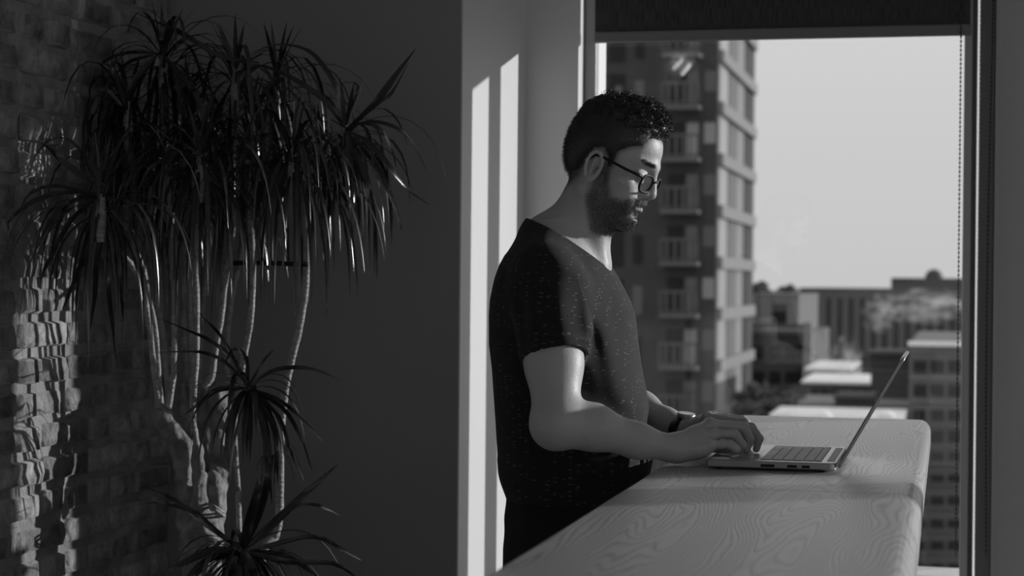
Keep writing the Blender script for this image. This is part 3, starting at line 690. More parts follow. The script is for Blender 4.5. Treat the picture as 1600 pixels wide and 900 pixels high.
# glasses
gl = empty('eyeglasses', (0, 0, 0)); gl.parent = man; gl.matrix_parent_inverse = Matrix.Translation(man.location).inverted()
GT = math.radians(10)     # lens plane tilt against the face
def gp(s, a, b_):         # a across, b up in the lens plane
    return Vector(hp(.1015-abs(a)*.16+b_*math.tan(GT)*.5, s*a if a else 0, -.0105+b_))
for s in (-1, 1):
    rim = []
    for i in range(28):
        t = 2*PI*i/28; ca, sa = math.cos(t), math.sin(t)
        rim.append(gp(s,   .0315+.0215*math.copysign(abs(ca)**.7, ca), .001+.0155*math.copysign(abs(sa)**.75, sa)))
    MB().tube(rim+[rim[0]], .0021, 8, False).build('rim', m_black, gl, True)
    MB().add([gp(s, .0315, .001)]+rim, [(0, i+1, (i+1) % 28+1) for i in range(28)]).build('lens', m_lens, gl)
    MB().tube([gp(s, .0530, .010), Vector(hp(.087, s*.064, .0010)), Vector(hp(.065, s*.0735, .003)), Vector(hp(.022, s*.0765, .0085)), Vector(hp(.004, s*.0770, .0080)), Vector(hp(-.010, s*.0765, -.010))], [.0026, .0030, .0027, .0024, .0020, .0016], 8).build('temple', m_black, gl, True)
    MB().tube([gp(s, .009, -.002), Vector(hp(.0975, s*.0085, -.010))], .001, 6).build('nose_pad', m_black, gl, True)
MB().tube([gp(-1, .009, .006), Vector(hp(.1045, 0, .0000)), gp(1, .009, .006)], .0021, 8).build('bridge', m_black, gl, True)

# t-shirt
def near(p, a, b_): a, b_ = np.array(a), np.array(b_); ba = b_-a; return np.clip(((p-a)@ba)/(ba@ba), 0, 2), np.sqrt(((p-a-np.clip((p-a)@ba/(ba@ba), 0, 2)[:, None]*ba)**2).sum(1))
def teepost(p, d):
    x, y, z = p[:, 0], p[:, 1], p[:, 2]; dy = y-YM
    # folds: chest pull lines from armpit, waist gathers
    side = np.clip(-dy/.12, 0, 1)+np.clip(dy/.12, 0, 1)
    s1 = np.clip((-dy-.02)/.1, 0, 1)
    ax_, az_ = x+.600, z-1.30
    rad_ = np.hypot(ax_, az_); ang = np.arctan2(az_, ax_)
    f1 = .0030*np.sin((x+.10*(z-1.3))*150+3*(z-1.3)*8)*np.exp(-((z-1.34)/.10)**2-((x+.585)/.045)**2)*s1
    f2 = .0040*np.sin((x*.9+z*.55)*72+2*np.sin(z*17))*np.exp(-((z-1.17)/.10)**2)*np.clip((x+.70)/.1, 0, 1)
    f3 = .0035*np.sin(z*62+3*np.sin(x*16)+dy*7)*np.exp(-((z-1.035)/.045)**2)
    sl_ = np.exp(-(((z-1.325)/.05)**2))*(dy < -.19)*.0028*np.sin(x*150+z*35)
    f5 = .0025*np.sin((x*.75+z)*95)*np.exp(-(((z-1.43)/.035)**2))*np.clip((x+.72)/.05, 0, 1)*s1
    d = d-(f1+f2+f3+sl_+f5)
    # rolled cuffs
    for Sh, El in ((RS, RE), (LS, LE)):
        h, r_ = near(p, Sh, El)
        cuffn = (r_ < .075) & (h > .30) & ((dy < -.2) if Sh is RS else (dy > .2))
        d = np.where(cuffn, d-.0045*np.clip((h-.44)/.01, 0, 1)*np.clip((.535-h)/.005, 0, 1), d)
    shell = np.maximum(d, -(d+.0055))
    # neck opening: plane tilted through front and back collar points
    nk = (z-1.500)+(x+.737)*.575+.0*x
    nk = -nk-.0+.55*np.abs(dy)**1.3*.6
    shell = np.maximum(shell, -nk)
    shell = np.maximum(shell, 1.003-z)
    for Sh, El in ((RS, RE), (LS, LE)):
        a = np.array(Sh); b_ = np.array(El); ax = (b_-a)/np.linalg.norm(b_-a)+np.array([.10, 0, -.02]); c = a+(b_-a)*.53
        cut = (p-c)@ax; hwz = np.interp(z, zt, hw)+.012; m = (dy < -hwz) if Sh is RS else (dy > hwz)
        m = m & (z < 1.42)
        shell = np.where(m, np.maximum(shell, cut), shell)
    return shell
tee = [fn(torso(0, .90, 1.56), .03)]
for Sh, El in ((RS, RE), (LS, LE)):
    a = np.array(Sh); b_ = np.array(El); dd = (b_-a)
    tee += [cap(a+np.array([.0, 0, -.002]), a+dd*.35+np.array([.004, 0, 0]), .058, .0555, .035), cap(a+dd*.35+np.array([.004, 0, 0]), a+dd*.62+np.array([0, 0, 0]), .0555, .0505, .02)]
for s in (-1, 1): tee += [cap((-.705, YM+s*.03, 1.470), (-.68, YM+s*.15, 1.415), .045, .048, .03)]
tV, tF = sculpt(tee, (-.84, 2.95, .98), (-.49, 3.65, 1.56), .0026, teepost)
link('t_shirt', npmesh('t_shirt', tV, tF), m_tee, man)
# collar rib
def collar(t):
    # ring around the neck lying on the opening plane
    x = -.660+.066*math.cos(t)+.012; y = YM+.064*math.sin(t)
    return x, y
# jeans and shoes
def hips(p):
    z = p[:, 2]; a = np.interp(z, [.75, .85, .95, 1.04], [.118, .125, .122, .117]); b_ = np.interp(z, [.75, .9, 1.04], [.172, .172, .164]); xc = -.654
    q = ((np.abs(p[:, 0]-xc)/a)**2.2+(np.abs(p[:, 1]-YM)/b_)**2.2)**(1/2.2); return np.maximum(np.maximum((q-1)*a, z-1.035), .76-z)
jn = [fn(hips, .03)]
for s in (-1, 1): jn += [cap((-.656, YM+s*.088, .80), (-.645, YM+s*.10, .48), .088, .062, .04), cap((-.645, YM+s*.10, .48), (-.67, YM+s*.105, .10), .062, .050, .03)]
jV, jF = sculpt(jn, (-.82, 3.05, .02), (-.50, 3.55, 1.06), .005, lambda p, d: d-.003*pnoise(p, 60, 2))
link('jeans', npmesh('jeans', jV, jF), m_jeans, man)
for s in (-1, 1):
    V_, F_ = sculpt([cap((-.69, YM+s*.105, .045), (-.56, YM+s*.115, .036), .042, .036, .03), cap((-.68, YM+s*.105, .05), (-.675, YM+s*.105, .12), .042, .040, .03)], (-.78, YM+s*.11-.07, -.02), (-.48, YM+s*.11+.07, .17), .005, lambda p, d: np.maximum(d, .001-p[:, 2]))
    link('shoe', npmesh('shoe', V_, F_), m_shoe, man)
# watch on the left wrist
wt = empty('wristwatch', (0, 0, 0)); wt.parent = man; wt.matrix_parent_inverse = Matrix.Translation(man.location).inverted()
wd_ = (Vector(LW)-Vector(LE)).normalized(); wc = Vector(LW)-wd_*.012; a_ = Vector((0, 0, 1)); a_ = (a_-wd_*a_.dot(wd_)).normalized(); b2 = wd_.cross(a_)
rs = []
for q in (-.011, -.0105, .0105, .011): rs.append([wc+wd_*q+(a_*math.sin(t)*.0262+b2*math.cos(t)*.0300)*(1 if abs(q) < .0108 else .93) for t in [2*PI*i/28 for i in range(28)]])
mb = MB(); mb.add([v for r_ in rs for v in r_], [(i*28+j, i*28+(j+1) % 28, (i+1)*28+(j+1) % 28, (i+1)*28+j) for i in range(3) for j in range(28)])
mb.build('strap', m_black, wt, True)
fcz = wc+a_*.0285
mb = MB(); n = 28; vs = []
for hh, rr_ in ((-.004, .0165), (.003, .0175), (.0048, .0165), (.0048, .0145)):
    vs += [fcz+a_*hh+(wd_*math.cos(2*PI*i/n)+b2*math.sin(2*PI*i/n))*rr_ for i in range(n)]
mb.add(vs, [(i*n+j, i*n+(j+1) % n, (i+1)*n+(j+1) % n, (i+1)*n+j) for i in range(3) for j in range(n)]+[tuple(range(3*n, 4*n))]); mb.build('watch_case', m_metal, wt, True)
MB().add([fcz+a_*.0050+(wd_*math.cos(2*PI*i/n)+b2*math.sin(2*PI*i/n))*.0144 for i in range(n)], [tuple(range(n))]).build('watch_face', m_screen, wt)

# ------------------------------------------------------------------ the plant
pl = empty('dragon_plant', (-1.62, 3.9, 0), 'tall many-stemmed dragon plant with drooping dark leaves in front of the brick corner', 'plant')
def pp(px, py, y): return P(px, py, Y=y-.04)
def stem(pts, r0, r1, mt=m_bark, name='stem', n=9):
    c = catmull([pp(*q) for q in pts], 6); k = len(c)
    rad = [(r0+(r1-r0)*i/(k-1))*(1+.05*math.sin(i*2.1)+.04*math.sin(i*5.3)) for i in range(k)]
    return MB().tube(c, rad, n).build(name, mt, pl, True)
stem([(190, 396, 3.74), (209, 420, 3.76), (222, 450, 3.78), (232, 499, 3.8), (240, 570, 3.82), (249, 640, 3.86)], .0060, .0068)
stem([(205, 380, 3.82), (223, 418, 3.84), (232, 461, 3.86), (243, 520, 3.86), (250, 617, 3.88), (254, 640, 3.88)], .0058, .0064)
stem([(225, 340, 3.95), (238, 409, 3.95), (246, 470, 3.95), (256, 540, 3.95), (262, 614, 3.95), (262, 640, 3.92)], .0062, .0064)
stem([(262, 250, 3.9), (268, 340, 3.9), (272, 420, 3.9), (273, 500, 3.9), (271, 580, 3.9), (263, 638, 3.9)], .0066, .0072)
stem([(290, 240, 4.05), (288, 400, 4.05), (287, 500, 4.05), (289, 560, 4.05), (294, 620, 4.0)], .0062, .0070)
stem([(297, 300, 4.0), (297, 440, 4.0), (298, 560, 4.0), (300, 640, 3.97)], .0058, .0062)
stem([(304, 250, 3.8), (305, 398, 3.8), (307, 475, 3.8), (306, 560, 3.8), (301, 636, 3.8), (303, 670, 3.82), (309, 705, 3.84)], .0068, .0078)
stem([(330, 330, 4.1), (322, 420, 4.1), (316, 480, 4.1), (313, 540, 4.08), (311, 600, 4.05)], .0056, .0060)
stem([(375, 240, 3.95), (363, 370, 3.95), (353, 430, 3.95), (345, 499, 3.95), (336, 550, 3.95), (331, 588, 3.93), (318, 606, 3.92)], .0068, .0074)
stem([(385, 220, 4.1), (376, 390, 4.1), (365, 447, 4.1), (357, 504, 4.08), (354, 560, 4.05), (357, 606, 4.0)], .0064, .0068)
stem([(386, 250, 3.9), (393, 370, 3.9), (395, 440, 3.9), (391, 504, 3.9), (382, 555, 3.92), (373, 610, 3.95), (366, 660, 3.97), (368, 715, 3.97), (372, 770, 3.96), (374, 850, 3.9)], .0070, .0064)
stem([(470, 250, 4.0), (478, 360, 4.0), (479, 412, 4.0), (476, 461, 4.0), (466, 519, 4.0), (454, 568, 4.0), (444, 620, 4.0), (438, 690, 4.0), (437, 787, 4.0), (431, 836, 4.0), (416, 850, 3.98), (405, 895, 3.95)], .0074, .0100)
# thick branches and trunk, one skin
def tr(px, py, y, r): return (pp(px, py, y), r)
segs = [[tr(249, 636, 3.87, .012), tr(256, 655, 3.87, .020), tr(270, 680, 3.87, .021), tr(286, 702, 3.87, .024), tr(291, 750, 3.88, .021), tr(294, 817, 3.88, .024), tr(306, 865, 3.88, .032)],
        [tr(309, 698, 3.84, .011), tr(311, 740, 3.84, .014), tr(312, 790, 3.85, .016), tr(318, 830, 3.86, .022)],
        [tr(358, 594, 4.0, .009), tr(354, 612, 4.0, .013), tr(347, 640, 3.98, .014), tr(340, 690, 3.95, .016), tr(336, 756, 3.92, .018), tr(336, 800, 3.9, .022), tr(326, 850, 3.88, .032)],
        [tr(341, 613, 3.97, .009), tr(340, 640, 3.97, .013)], [tr(322, 608, 4.0, .008), tr(316, 640, 4.0, .015), tr(322, 690, 3.98, .015), tr(322, 760, 3.95, .016)],
        [tr(285, 600, 3.98, .008), tr(288, 640, 3.96, .011), tr(300, 690, 3.93, .013)], [tr(333, 744, 3.87, .013), tr(336, 762, 3.89, .014)],
        [tr(366, 700, 3.96, .010), tr(352, 740, 3.94, .013), tr(342, 780, 3.92, .014)],
        [tr(306, 865, 3.88, .036), tr(316, 900, 3.88, .038), tr(316, 960, 3.88, .040)], [tr(318, 830, 3.87, .036), tr(316, 880, 3.88, .040)]]
tpr = []
for sg in segs:
    for (a, ra), (b_, rb) in zip(sg[:-1], sg[1:]): tpr.append(cap(tuple(a), tuple(b_), ra, rb, .012))
b0 = pp(316, 960, 3.88); tpr.append(cap(tuple(b0), (b0.x, b0.y, .46), .040, .046, .02))
mn = np.min([np.minimum(q['a'], q['b']) for q in tpr], 0)-.06; mxx_ = np.max([np.maximum(q['a'], q['b']) for q in tpr], 0)+.06
V_, F_ = sculpt(tpr, mn, mxx_, .004, lambda p, d: d-.0028*pnoise(p*np.array([1, 1, .3]), 190, 3)-.0030*pnoise(p, 60, 8)-.0015*np.sin(p[:, 2]*200+4*pnoise(p, 40, 5)))
link('trunk', npmesh('trunk', V_, F_), m_trunk, pl)
# second trunk foot, from the right stem down
MB().tube([pp(405, 893, 3.95), pp(398, 940, 3.93), (b0.x+.09, 3.93, .46)], [.014, .018, .024], 10).build('trunk', m_trunk, pl, True)
MB().tube([pp(352, 411, 4.03), pp(420, 411, 4.0), pp(481, 413, 3.99)], .0058, 8).build('support_rod', m_black, pl, True)
tw = [pp(322, 792, 3.86), pp(335, 796, 3.83), pp(347, 804, 3.86), pp(351, 806, 3.9)]
MB().tube(catmull(tw, 4), .0035, 6).build('tie_string', m_bark, pl, True)
MB().tube(catmull([q+Vector((0, -.003, .008)) for q in tw], 4), .003, 6).build('tie_string', m_bark, pl, True)
# planter
pt = empty('planter', (b0.x+.04, 3.90, 0), 'dark round planter standing on the floor holding the dragon plant', 'planter')
cx, cy = b0.x+.05, 3.90
MB().lathe((cx, cy, 0), [(.15, 0), (.17, .02), (.20, .50), (.205, .52), (.185, .52), (.18, .45)], 40).build('pot', m_pot, pt, True)
MB().lathe((cx, cy, 0), [(.181, .44), (.181, .462), (.001, .468)], 30).build('soil', m_soil, pt)

leaves = []
def blade(pts, wid, nrmv=None):
    c = [Vector(p) for p in pts]; k = len(c); vs = []
    for i, p in enumerate(c):
        if p.x < XB+.012: p.x = XB+.012+.004*(i % 2)
        if p.y > YG-.01: p.y = YG-.01
    for i, p in enumerate(c):
        d = (c[min(i+1, k-1)]-c[max(i-1, 0)])
        if d.length < 1e-6: d = Vector((0, 0, -1))
        d.normalize(); sd_ = d.cross(Vector((0, 0, 1))) if nrmv is None else d.cross(nrmv)
        if sd_.length < .15: sd_ = (vs[-1]-vs[-2]) if vs else Vector((1, 0, 0))
        if sd_.length < 1e-5: sd_ = Vector((1, 0, 0))
        sd_ = sd_.normalized()
        if vs:
            pv = (vs[-1]-vs[-3])
            if pv.length > 1e-6 and pv.dot(sd_) < 0: sd_ = -sd_
            if pv.length > 1e-6: sd_ = (sd_*.5+pv.normalized()*.5).normalized()
        t = i/(k-1); ww = wid*(.45+.55*min(1, t/.22))*(1-max(0, (t-.45)/.55)**1.6)
        ww = max(ww, .0003); up_ = sd_.cross(d)
        vs += [p-sd_*ww/2, p-up_*ww*.16, p+sd_*ww/2]
    fs = []
    for i in range(k-1):
        a = i*3; b_ = a+3; fs += [(a, a+1, b_+1, b_), (a+1, a+2, b_+2, b_+1)]
    return vs, fs
def droop(c, az, el, L, stiff, wid, seg=9):
    d = Vector((math.cos(az)*math.cos(el), math.sin(az)*math.cos(el), math.sin(el))); p = Vector(c)+d*.012; pts = [p.copy()]
    for i in range(seg):
        t = (i+1)/seg; d = (d+Vector((0, 0, -1))*stiff*(.25+t*1.1)/seg*5).normalized(); p = p+d*L/seg; pts.append(p.copy())
    return blade(pts, wid)
heads = [(255, 90, 3.95, 50, .36), (368, 114, 3.90, 46, .36), (432, 122, 4.02, 42, .36), (541, 203, 3.92, 34, .30), (458, 236, 3.78, 56, .33), (312, 243, 3.72, 58, .34),
         (200, 165, 3.92, 34, .34), (158, 302, 3.54, 44, .34), (238, 270, 4.0, 36, .33), (388, 205, 3.98, 50, .36), (350, 280, 4.02, 34, .30), (500, 238, 4.04, 40, .30), (292, 175, 4.08, 36, .36)]
for hx, hy, y_, n, L in heads:
    c = pp(hx, hy, y_)
    for i in range(n):
        az = rnd.uniform(0, 2*PI); e0 = rnd.choice([rnd.uniform(.5, 1.25), rnd.uniform(-.2, .7), rnd.uniform(-1.1, .1)])
        st_ = rnd.uniform(.55, 1.7) if e0 > -.2 else rnd.uniform(.9, 2.0)
        cc = c-Vector((0, 0, rnd.uniform(0, .05)))
        leaves.append((droop(cc, az, e0, L*rnd.uniform(.65, 1.08), st_, rnd.uniform(.0075, .0120)), rnd.random()-.2*(cc.y < 3.9)))
    for i in range(5):
        leaves.append((droop(c, rnd.uniform(0, 2*PI), rnd.uniform(1.1, 1.5), L*.35, .1, .010), .3))
    MB().tube([c-Vector((0, 0, .10)), c-Vector((0, 0, .04)), c+Vector((0, 0, .01))], [.008, .012, .005], 8).build('crown_core', m_bark, pl, True)
for hx, hy, y_, n, L in [(388, 607, 3.80, 40, .22), (380, 862, 3.74, 46, .30), (430, 705, 4.03, 16, .09)]:
    c = pp(hx, hy, y_)
    for i in range(n):
        az = rnd.uniform(0, 2*PI); e0 = rnd.choice([rnd.uniform(.2, .8), rnd.uniform(-.6, .3), rnd.uniform(-1.2, -.2)])
        leaves.append((droop(c, az, e0, L*rnd.uniform(.6, 1.05), rnd.uniform(.4, 1.1), rnd.uniform(.008, .0135) if L > .1 else .006), -1))
traced = [
    ([(405, 98), (345, 88), (300, 62), (258, 40), (205, 17)], 3.85, .013), ([(330, 80), (290, 52), (262, 38), (232, 12)], 3.9, .006),
    ([(250, 84), (200, 82), (160, 98), (130, 130), (112, 156)], 3.9, .011), ([(240, 86), (205, 95), (182, 115), (165, 140)], 3.92, .010),
    ([(245, 86), (215, 118), (195, 155), (170, 200)], 3.88, .014), ([(196, 165), (185, 130), (172, 103), (155, 100)], 3.8, .012), ([(190, 165), (165, 140), (145, 155), (136, 190), (140, 230)], 3.78, .012),
    ([(258, 88), (295, 130), (320, 175), (345, 215)], 3.86, .012), ([(255, 75), (250, 60), (246, 52)], 3.93, .014),
    ([(541, 202), (575, 172), (600, 143), (622, 112), (651, 74)], 3.85, .017), ([(541, 202), (570, 178), (597, 155), (612, 145), (640, 95)], 3.88, .012),
    ([(541, 200), (580, 190), (620, 200), (648, 228), (668, 272)], 3.84, .011), ([(541, 201), (570, 192), (598, 205), (613, 235), (619, 264)], 3.9, .011),
    ([(545, 205), (580, 225), (610, 262), (640, 298), (673, 321)], 3.82, .013), ([(548, 212), (585, 255), (608, 300), (622, 335), (628, 362)], 3.86, .012),
    ([(538, 200), (530, 150), (512, 112), (480, 78), (430, 70), (383, 88)], 3.86, .012), ([(538, 198), (505, 155), (460, 124), (415, 104), (380, 100)], 3.86, .014),
    ([(541, 203), (560, 250), (578, 300), (585, 360)], 3.84, .013), ([(541, 203), (555, 260), (560, 320), (562, 380)], 3.86, .014), ([(538, 198), (560, 135), (530, 130), (515, 135)], 3.95, .006),
    ([(165, 292), (125, 272), (92, 246), (65, 224), (35, 219)], 3.50, .017), ([(150, 302), (100, 300), (55, 313), (20, 338), (3, 362)], 3.56, .013), ([(150, 308), (110, 315), (75, 350), (60, 400)], 3.55, .013),
    ([(150, 310), (110, 345), (80, 400), (62, 440)], 3.57, .012), ([(150, 310), (95, 290), (50, 300), (30, 330)], 3.6, .010), ([(160, 320), (140, 380), (120, 430), (95, 490)], 3.6, .014), ([(150, 320), (150, 400), (148, 460), (140, 520)], 3.6, .012),
    ([(312, 240), (285, 225), (262, 215), (240, 195)], 3.68, .007), ([(312, 243), (320, 215), (350, 182), (395, 187)], 3.7, .012), ([(312, 243), (270, 245), (235, 262), (215, 300)], 3.66, .011),
    ([(176, 400), (170, 450), (175, 500), (182, 570)], 3.6, .010), ([(185, 380), (190, 450), (192, 500)], 3.6, .010),
    ([(388, 606), (420, 582), (455, 574), (495, 578), (538, 597)], 3.78, .012), ([(388, 603), (362, 560), (330, 533), (296, 517), (250, 498)], 3.76, .010),
    ([(388, 603), (352, 566), (319, 551), (287, 549), (236, 551)], 3.78, .009), ([(388, 604), (368, 565), (345, 525), (318, 495), (303, 475)], 3.8, .008),
    ([(388, 604), (402, 580), (413, 562), (429, 545)], 3.8, .009), ([(388, 604), (385, 560), (365, 545), (350, 570), (342, 575)], 3.77, .009),
    ([(390, 608), (430, 622), (462, 645), (505, 690)], 3.76, .010), ([(390, 608), (440, 636), (468, 680), (489, 740)], 3.76, .010), ([(390, 608), (435, 650), (452, 700), (466, 735)], 3.78, .009),
    ([(388, 606), (340, 610), (305, 635), (270, 665)], 3.76, .010), ([(388, 610), (412, 660), (420, 730), (425, 790)], 3.76, .012), ([(390, 608), (425, 660), (432, 700), (434, 760)], 3.77, .012),
    ([(378, 858), (390, 815), (402, 770), (412, 718)], 3.72, .022), ([(380, 858), (405, 800), (418, 750), (418, 712)], 3.74, .018), ([(380, 860), (430, 815), (480, 768), (530, 724)], 3.72, .020),
    ([(382, 860), (430, 850), (490, 838), (530, 856), (565, 876)], 3.7, .012), ([(378, 858), (340, 832), (300, 798), (250, 785), (222, 789)], 3.7, .013), ([(376, 858), (325, 822), (285, 790), (250, 768), (215, 762)], 3.72, .011),
    ([(378, 862), (330, 860), (290, 878), (250, 897)], 3.68, .018), ([(378, 863), (330, 872), (300, 895), (285, 915)], 3.68, .016), ([(388, 862), (440, 866), (475, 885), (505, 910)], 3.7, .014), ([(440, 808), (465, 790), (490, 788), (510, 795), (532, 806)], 3.74, .009),
    ([(388, 862), (450, 878), (520, 880), (560, 905)], 3.66, .014), ([(378, 862), (360, 890), (350, 920)], 3.68, .02), ([(380, 862), (395, 890), (400, 925)], 3.66, .02)]
for pts, y_, wd2 in traced:
    k = len(pts); c = catmull([pp(a, b_, y_+.10*math.sin(i*1.3+y_*9)*(i/k)-.05*(i/k)) for i, (a, b_) in enumerate(pts)], 3)
    leaves.append((blade(c, wd2, Vector((.35, -.75, .55))), -2))
leaves.sort(key=lambda q: q[1]); mass = MB()
for i, ((v, f), pr) in enumerate(leaves):
    if i < 298: MB().add(v, f).build('leaf', m_leaf, pl, True)
    else: mass.add(v, f)
o = mass.build('foliage', m_leaf, pl, True); o['kind'] = 'stuff'

# ------------------------------------------------------------------ the city outside
m_tb = pm('dark_brick_facade', .045, .9, var=.15, vscale=.6); m_tg = pm('tower_glass', .05, .25, spec=.8); m_slab = pm('pale_concrete', .11, .8); m_rail = pm('balcony_rail', .085, .7)
m_curt = pm('pale_curtain', .28, .8); m_glz = pm('bright_glazing', .26, .4); m_snow = pm('snow', .8, .7); m_dk = pm('dark_cladding', .05, .8); m_bw = pm('black_window', .015, .6, spec=.2); m_slat = pm('slatted_cladding', .075, .8); m_mid = pm('grey_cladding', .11, .8); m_conc = pm('sunlit_concrete', .2, .8)
m_gr = pm('city_ground', .12, .9, var=.4, vscale=.05); m_treef = pm('tree_foliage', .06, .9, var=.5, vscale=1.5)
GZ = -32
struct('ground', MB().box((-300, 12, GZ-1), (400, 900, GZ)), m_gr)
def q(px, py, y): return P(px, py, Y=y)
# the tall brick tower
YT = 107; XT = q(1118, 450, YT).x; pitch = 81/FPX*YT*1.0; YT2 = YT+21
tw_ = empty('apartment_tower', (XT-8, YT, GZ), 'dark brick apartment tower with stacked balconies and pale glazed side, behind the man', 'building')
zt0 = q(1070, 168, YT).z
MB().box((XT-24, YT, GZ), (XT, YT2, zt0+pitch*3.5)).build('wall', m_tb, tw_)
xa, xb = q(1037, 300, YT).x, q(1096, 300, YT).x
for k in range(-2, 14):
    zb = zt0-k*pitch
    if zb < GZ+2: break
    # balcony
    bo = MB().box((xa, YT-1.5, zb-.22), (xb, YT, zb)).build('balcony', m_slab, tw_)
    MB().box((xa, YT-1.5, zb+1.22), (xb, YT-1.42, zb+1.36)).box((xa, YT-1.5, zb+.10), (xb, YT-1.44, zb+.2)).build('handrail', m_rail, bo)
    mb = MB()
    for i in range(6): x = xa+(xb-xa-.1)*i/5; mb.box((x, YT-1.5, zb), (x+.1, YT-1.43, zb+1.25))
    mb.build('baluster', m_rail, bo)
    MB().box((xa+.25, YT-.03, zb), (xa+1.4, YT+.02, zb+2.1)).build('window', m_bw, tw_)
    MB().box((xb-.9, YT-.04, zb), (xb-.2, YT+.02, zb+2.1)).build('window', [m_tg, m_curt, m_tg, m_tg][k % 4], tw_)
    MB().box((xb+.12, YT-.05, zb+.9), (xb+.80, YT+.02, zb+2.1)).build('window', [m_mid, m_curt, m_mid][k % 3], tw_)
    MB().box((xa-1.75, YT-.04, zb-.1), (xa-1.2, YT+.02, zb+1.6)).build('window', m_bw if k % 2 else m_mid, tw_)
    MB().box((xa-3.3, YT-.04, zb-.3), (xa-2.3, YT+.02, zb+2.0)).build('window', m_bw, tw_)
    MB().box((xa-2.9, YT-.05, zb+.3), (xa-2.5, YT+.01, zb+1.3)).build('window', [m_mid, m_dk, m_curt, m_dk][k % 4], tw_) if k % 2 == 0 else None
    MB().box((xa-6.6, YT-.04, zb), (xa-4.6, YT+.02, zb+2.0)).build('window', m_tg, tw_)
    # glazed side
    MB().box((XT-.02, YT+.2, zb-.35), (XT+.35, YT2-1.5, zb+.35)).build('floor_band', m_conc, tw_)
    for y0, y1, mt in ((.6, 5.0, m_glz), (5.6, 9.2, m_mid), (9.5, 14.0, m_conc), (14.5, 16.6, m_bw), (16.8, 18.6, m_tb)):
        MB().box((XT-.02, YT+y0, zb+.35), (XT+.06, YT+y1, zb+pitch-.35)).build('glazing', mt, tw_)
# pale building left of centre
def block(name, px0, px1, py0, y, depth, mt, label, cat='building', zb=GZ):
    a = q(px0, py0, y); c = q(px1, py0, y); e_ = empty(name, ((a.x+c.x)/2, y, zb), label, cat)
    MB().box((a.x, y, zb), (c.x, y+depth, (a.z+c.z)/2)).build('wall', mt, e_); return e_
def win(par, px0, px1, py0, py1, y, mt, name='window', dy=.15, out=0):
    a = q(px0, py0, y); c = q(px1, py1, y); return MB().box((a.x, y-dy-out, c.z), (c.x, y+.05, a.z)).build(name, mt, par)
Y1 = 160
b1 = block('pale_building', 1160, 1248, 459, Y1, 25, m_mid, 'pale grey block with light panels just right of the dark tower', 'building')
for a, c in ((1175, 1184), (1187, 1206), (1230, 1246)): win(b1, a, c, 462, 518, Y1, m_conc, 'panel')
win(b1, 1208, 1229, 486, 513, Y1, m_bw); win(b1, 1172, 1246, 517, 524, Y1, m_conc, 'ledge'); win(b1, 1208, 1229, 462, 476, Y1, m_conc, 'panel')
Y2 = 132
b2_ = block('low_brick_building', 1168, 1266, 521, Y2, 22, m_slat, 'low dark brick building with pale roof edge below the pale block')
win(b2_, 1164, 1262, 515, 523, Y2, m_mid, 'parapet', .5); win(b2_, 1257, 1269, 503, 590, Y2, m_curt, 'corner_pier', .8); win(b2_, 1164, 1266, 505, 514, Y2, m_mid, 'parapet', .3)
for a, c in ((1176, 1194), (1204, 1220), (1228, 1254)):
    for t in (541, 580, 620): win(b2_, a, c, t, t+18, Y2, m_bw)
Y3 = 230
b3_ = block('slatted_office', 1249, 1560, 451, Y3, 40, m_slat, 'long dark office block with rows of tall black window slots on the skyline')
i = 0
for k in range(17):
    px = 1272+k*17.6; win(b3_, px, px+9.5, 466, 560, Y3, m_bw, 'window', .02)
    win(b3_, px+10.5, px+17, 464, 560, Y3, m_slat, 'fin', .6)
a = q(1392, 434, Y3); c = q(1600, 434, Y3); b3b = MB().box((a.x, Y3+1, q(1400, 452, Y3).z-.2), (c.x, Y3+25, a.z)).build('rooftop_storey', m_dk, b3_)
MB().lathe(tuple(q(1459, 434, Y3+14)-Vector((0, 0, .3))), [(1.1, 0), (1.1, .6), (.8, 1.1), (.3, 1.4)], 14).build('roof_plant', m_dk, b3b)
Y5 = 70
b5_ = block('grey_office', 1421, 1640, 541, Y5, 22, m_mid, 'grey office block with banded windows and snowy roof edge at the right', 'building')
win(b5_, 1419, 1640, 533, 543, Y5, m_snow, 'parapet', .5)
for t, h in ((563, 20), (600, 20), (640, 18), (672, 20), (741, 12), (775, 14), (811, 14), (845, 14), (706, 14), (880, 14)):
    for k in range(7):
        px = 1427+k*27; win(b5_, px, px+21, t, t+h, Y5, m_bw, 'window', .05)
    win(b5_, 1421, 1640, t+h+5, t+h+12, Y5, m_conc if t < 620 else m_mid, 'floor_band', .12)
Y4 = 95
tiers = [(1266, 1332, 578, m_snow, 'short snow covered roof directly under the window slots', 110, 11), (1262, 1421, 598, m_snow, 'long snow covered flat roof under the shorter snowy roof', 96, 8.5), (1258, 1420, 632, m_mid, 'lower grey roof just above the far end of the counter', 84, 5.5)]
for a, c, t, mt, lb, y, dp_ in tiers:
    e_ = block('flat_roof_block', a, c, t, y, dp_, m_mid, lb)
    p0 = q(a, t, y); p1 = q(c, t, y)
    MB().box((p0.x-.3, y-.4, p0.z-.02), (p1.x, y+dp_, p0.z+.12)).build('roof_slab', mt if mt is m_snow else m_conc, e_)
    for k in range(int((c-a)/16)): win(e_, a+4+k*16, a+17+k*16, t+10, t+17, y, m_bw, 'window', .05)
e_ = block('dark_cabin', 1304, 1364, 620, 76, 4, m_dk, 'dark boxy rooftop cabin behind the laptop lid'); win(e_, 1302, 1366, 614, 622, 76, m_mid, 'roof_edge', .3)
e_ = block('lift_house', 1361, 1421, 550, 88, 5, m_dk, 'dark lift house with thin pale roof right of the snowy roof'); win(e_, 1357, 1422, 545, 553, 88, m_mid, 'roof_edge', .4)
e_ = block('snowy_terrace', 1205, 1414, 652, 66, 4.5, m_conc, 'snowy terrace in a pale strip just above the counter end')
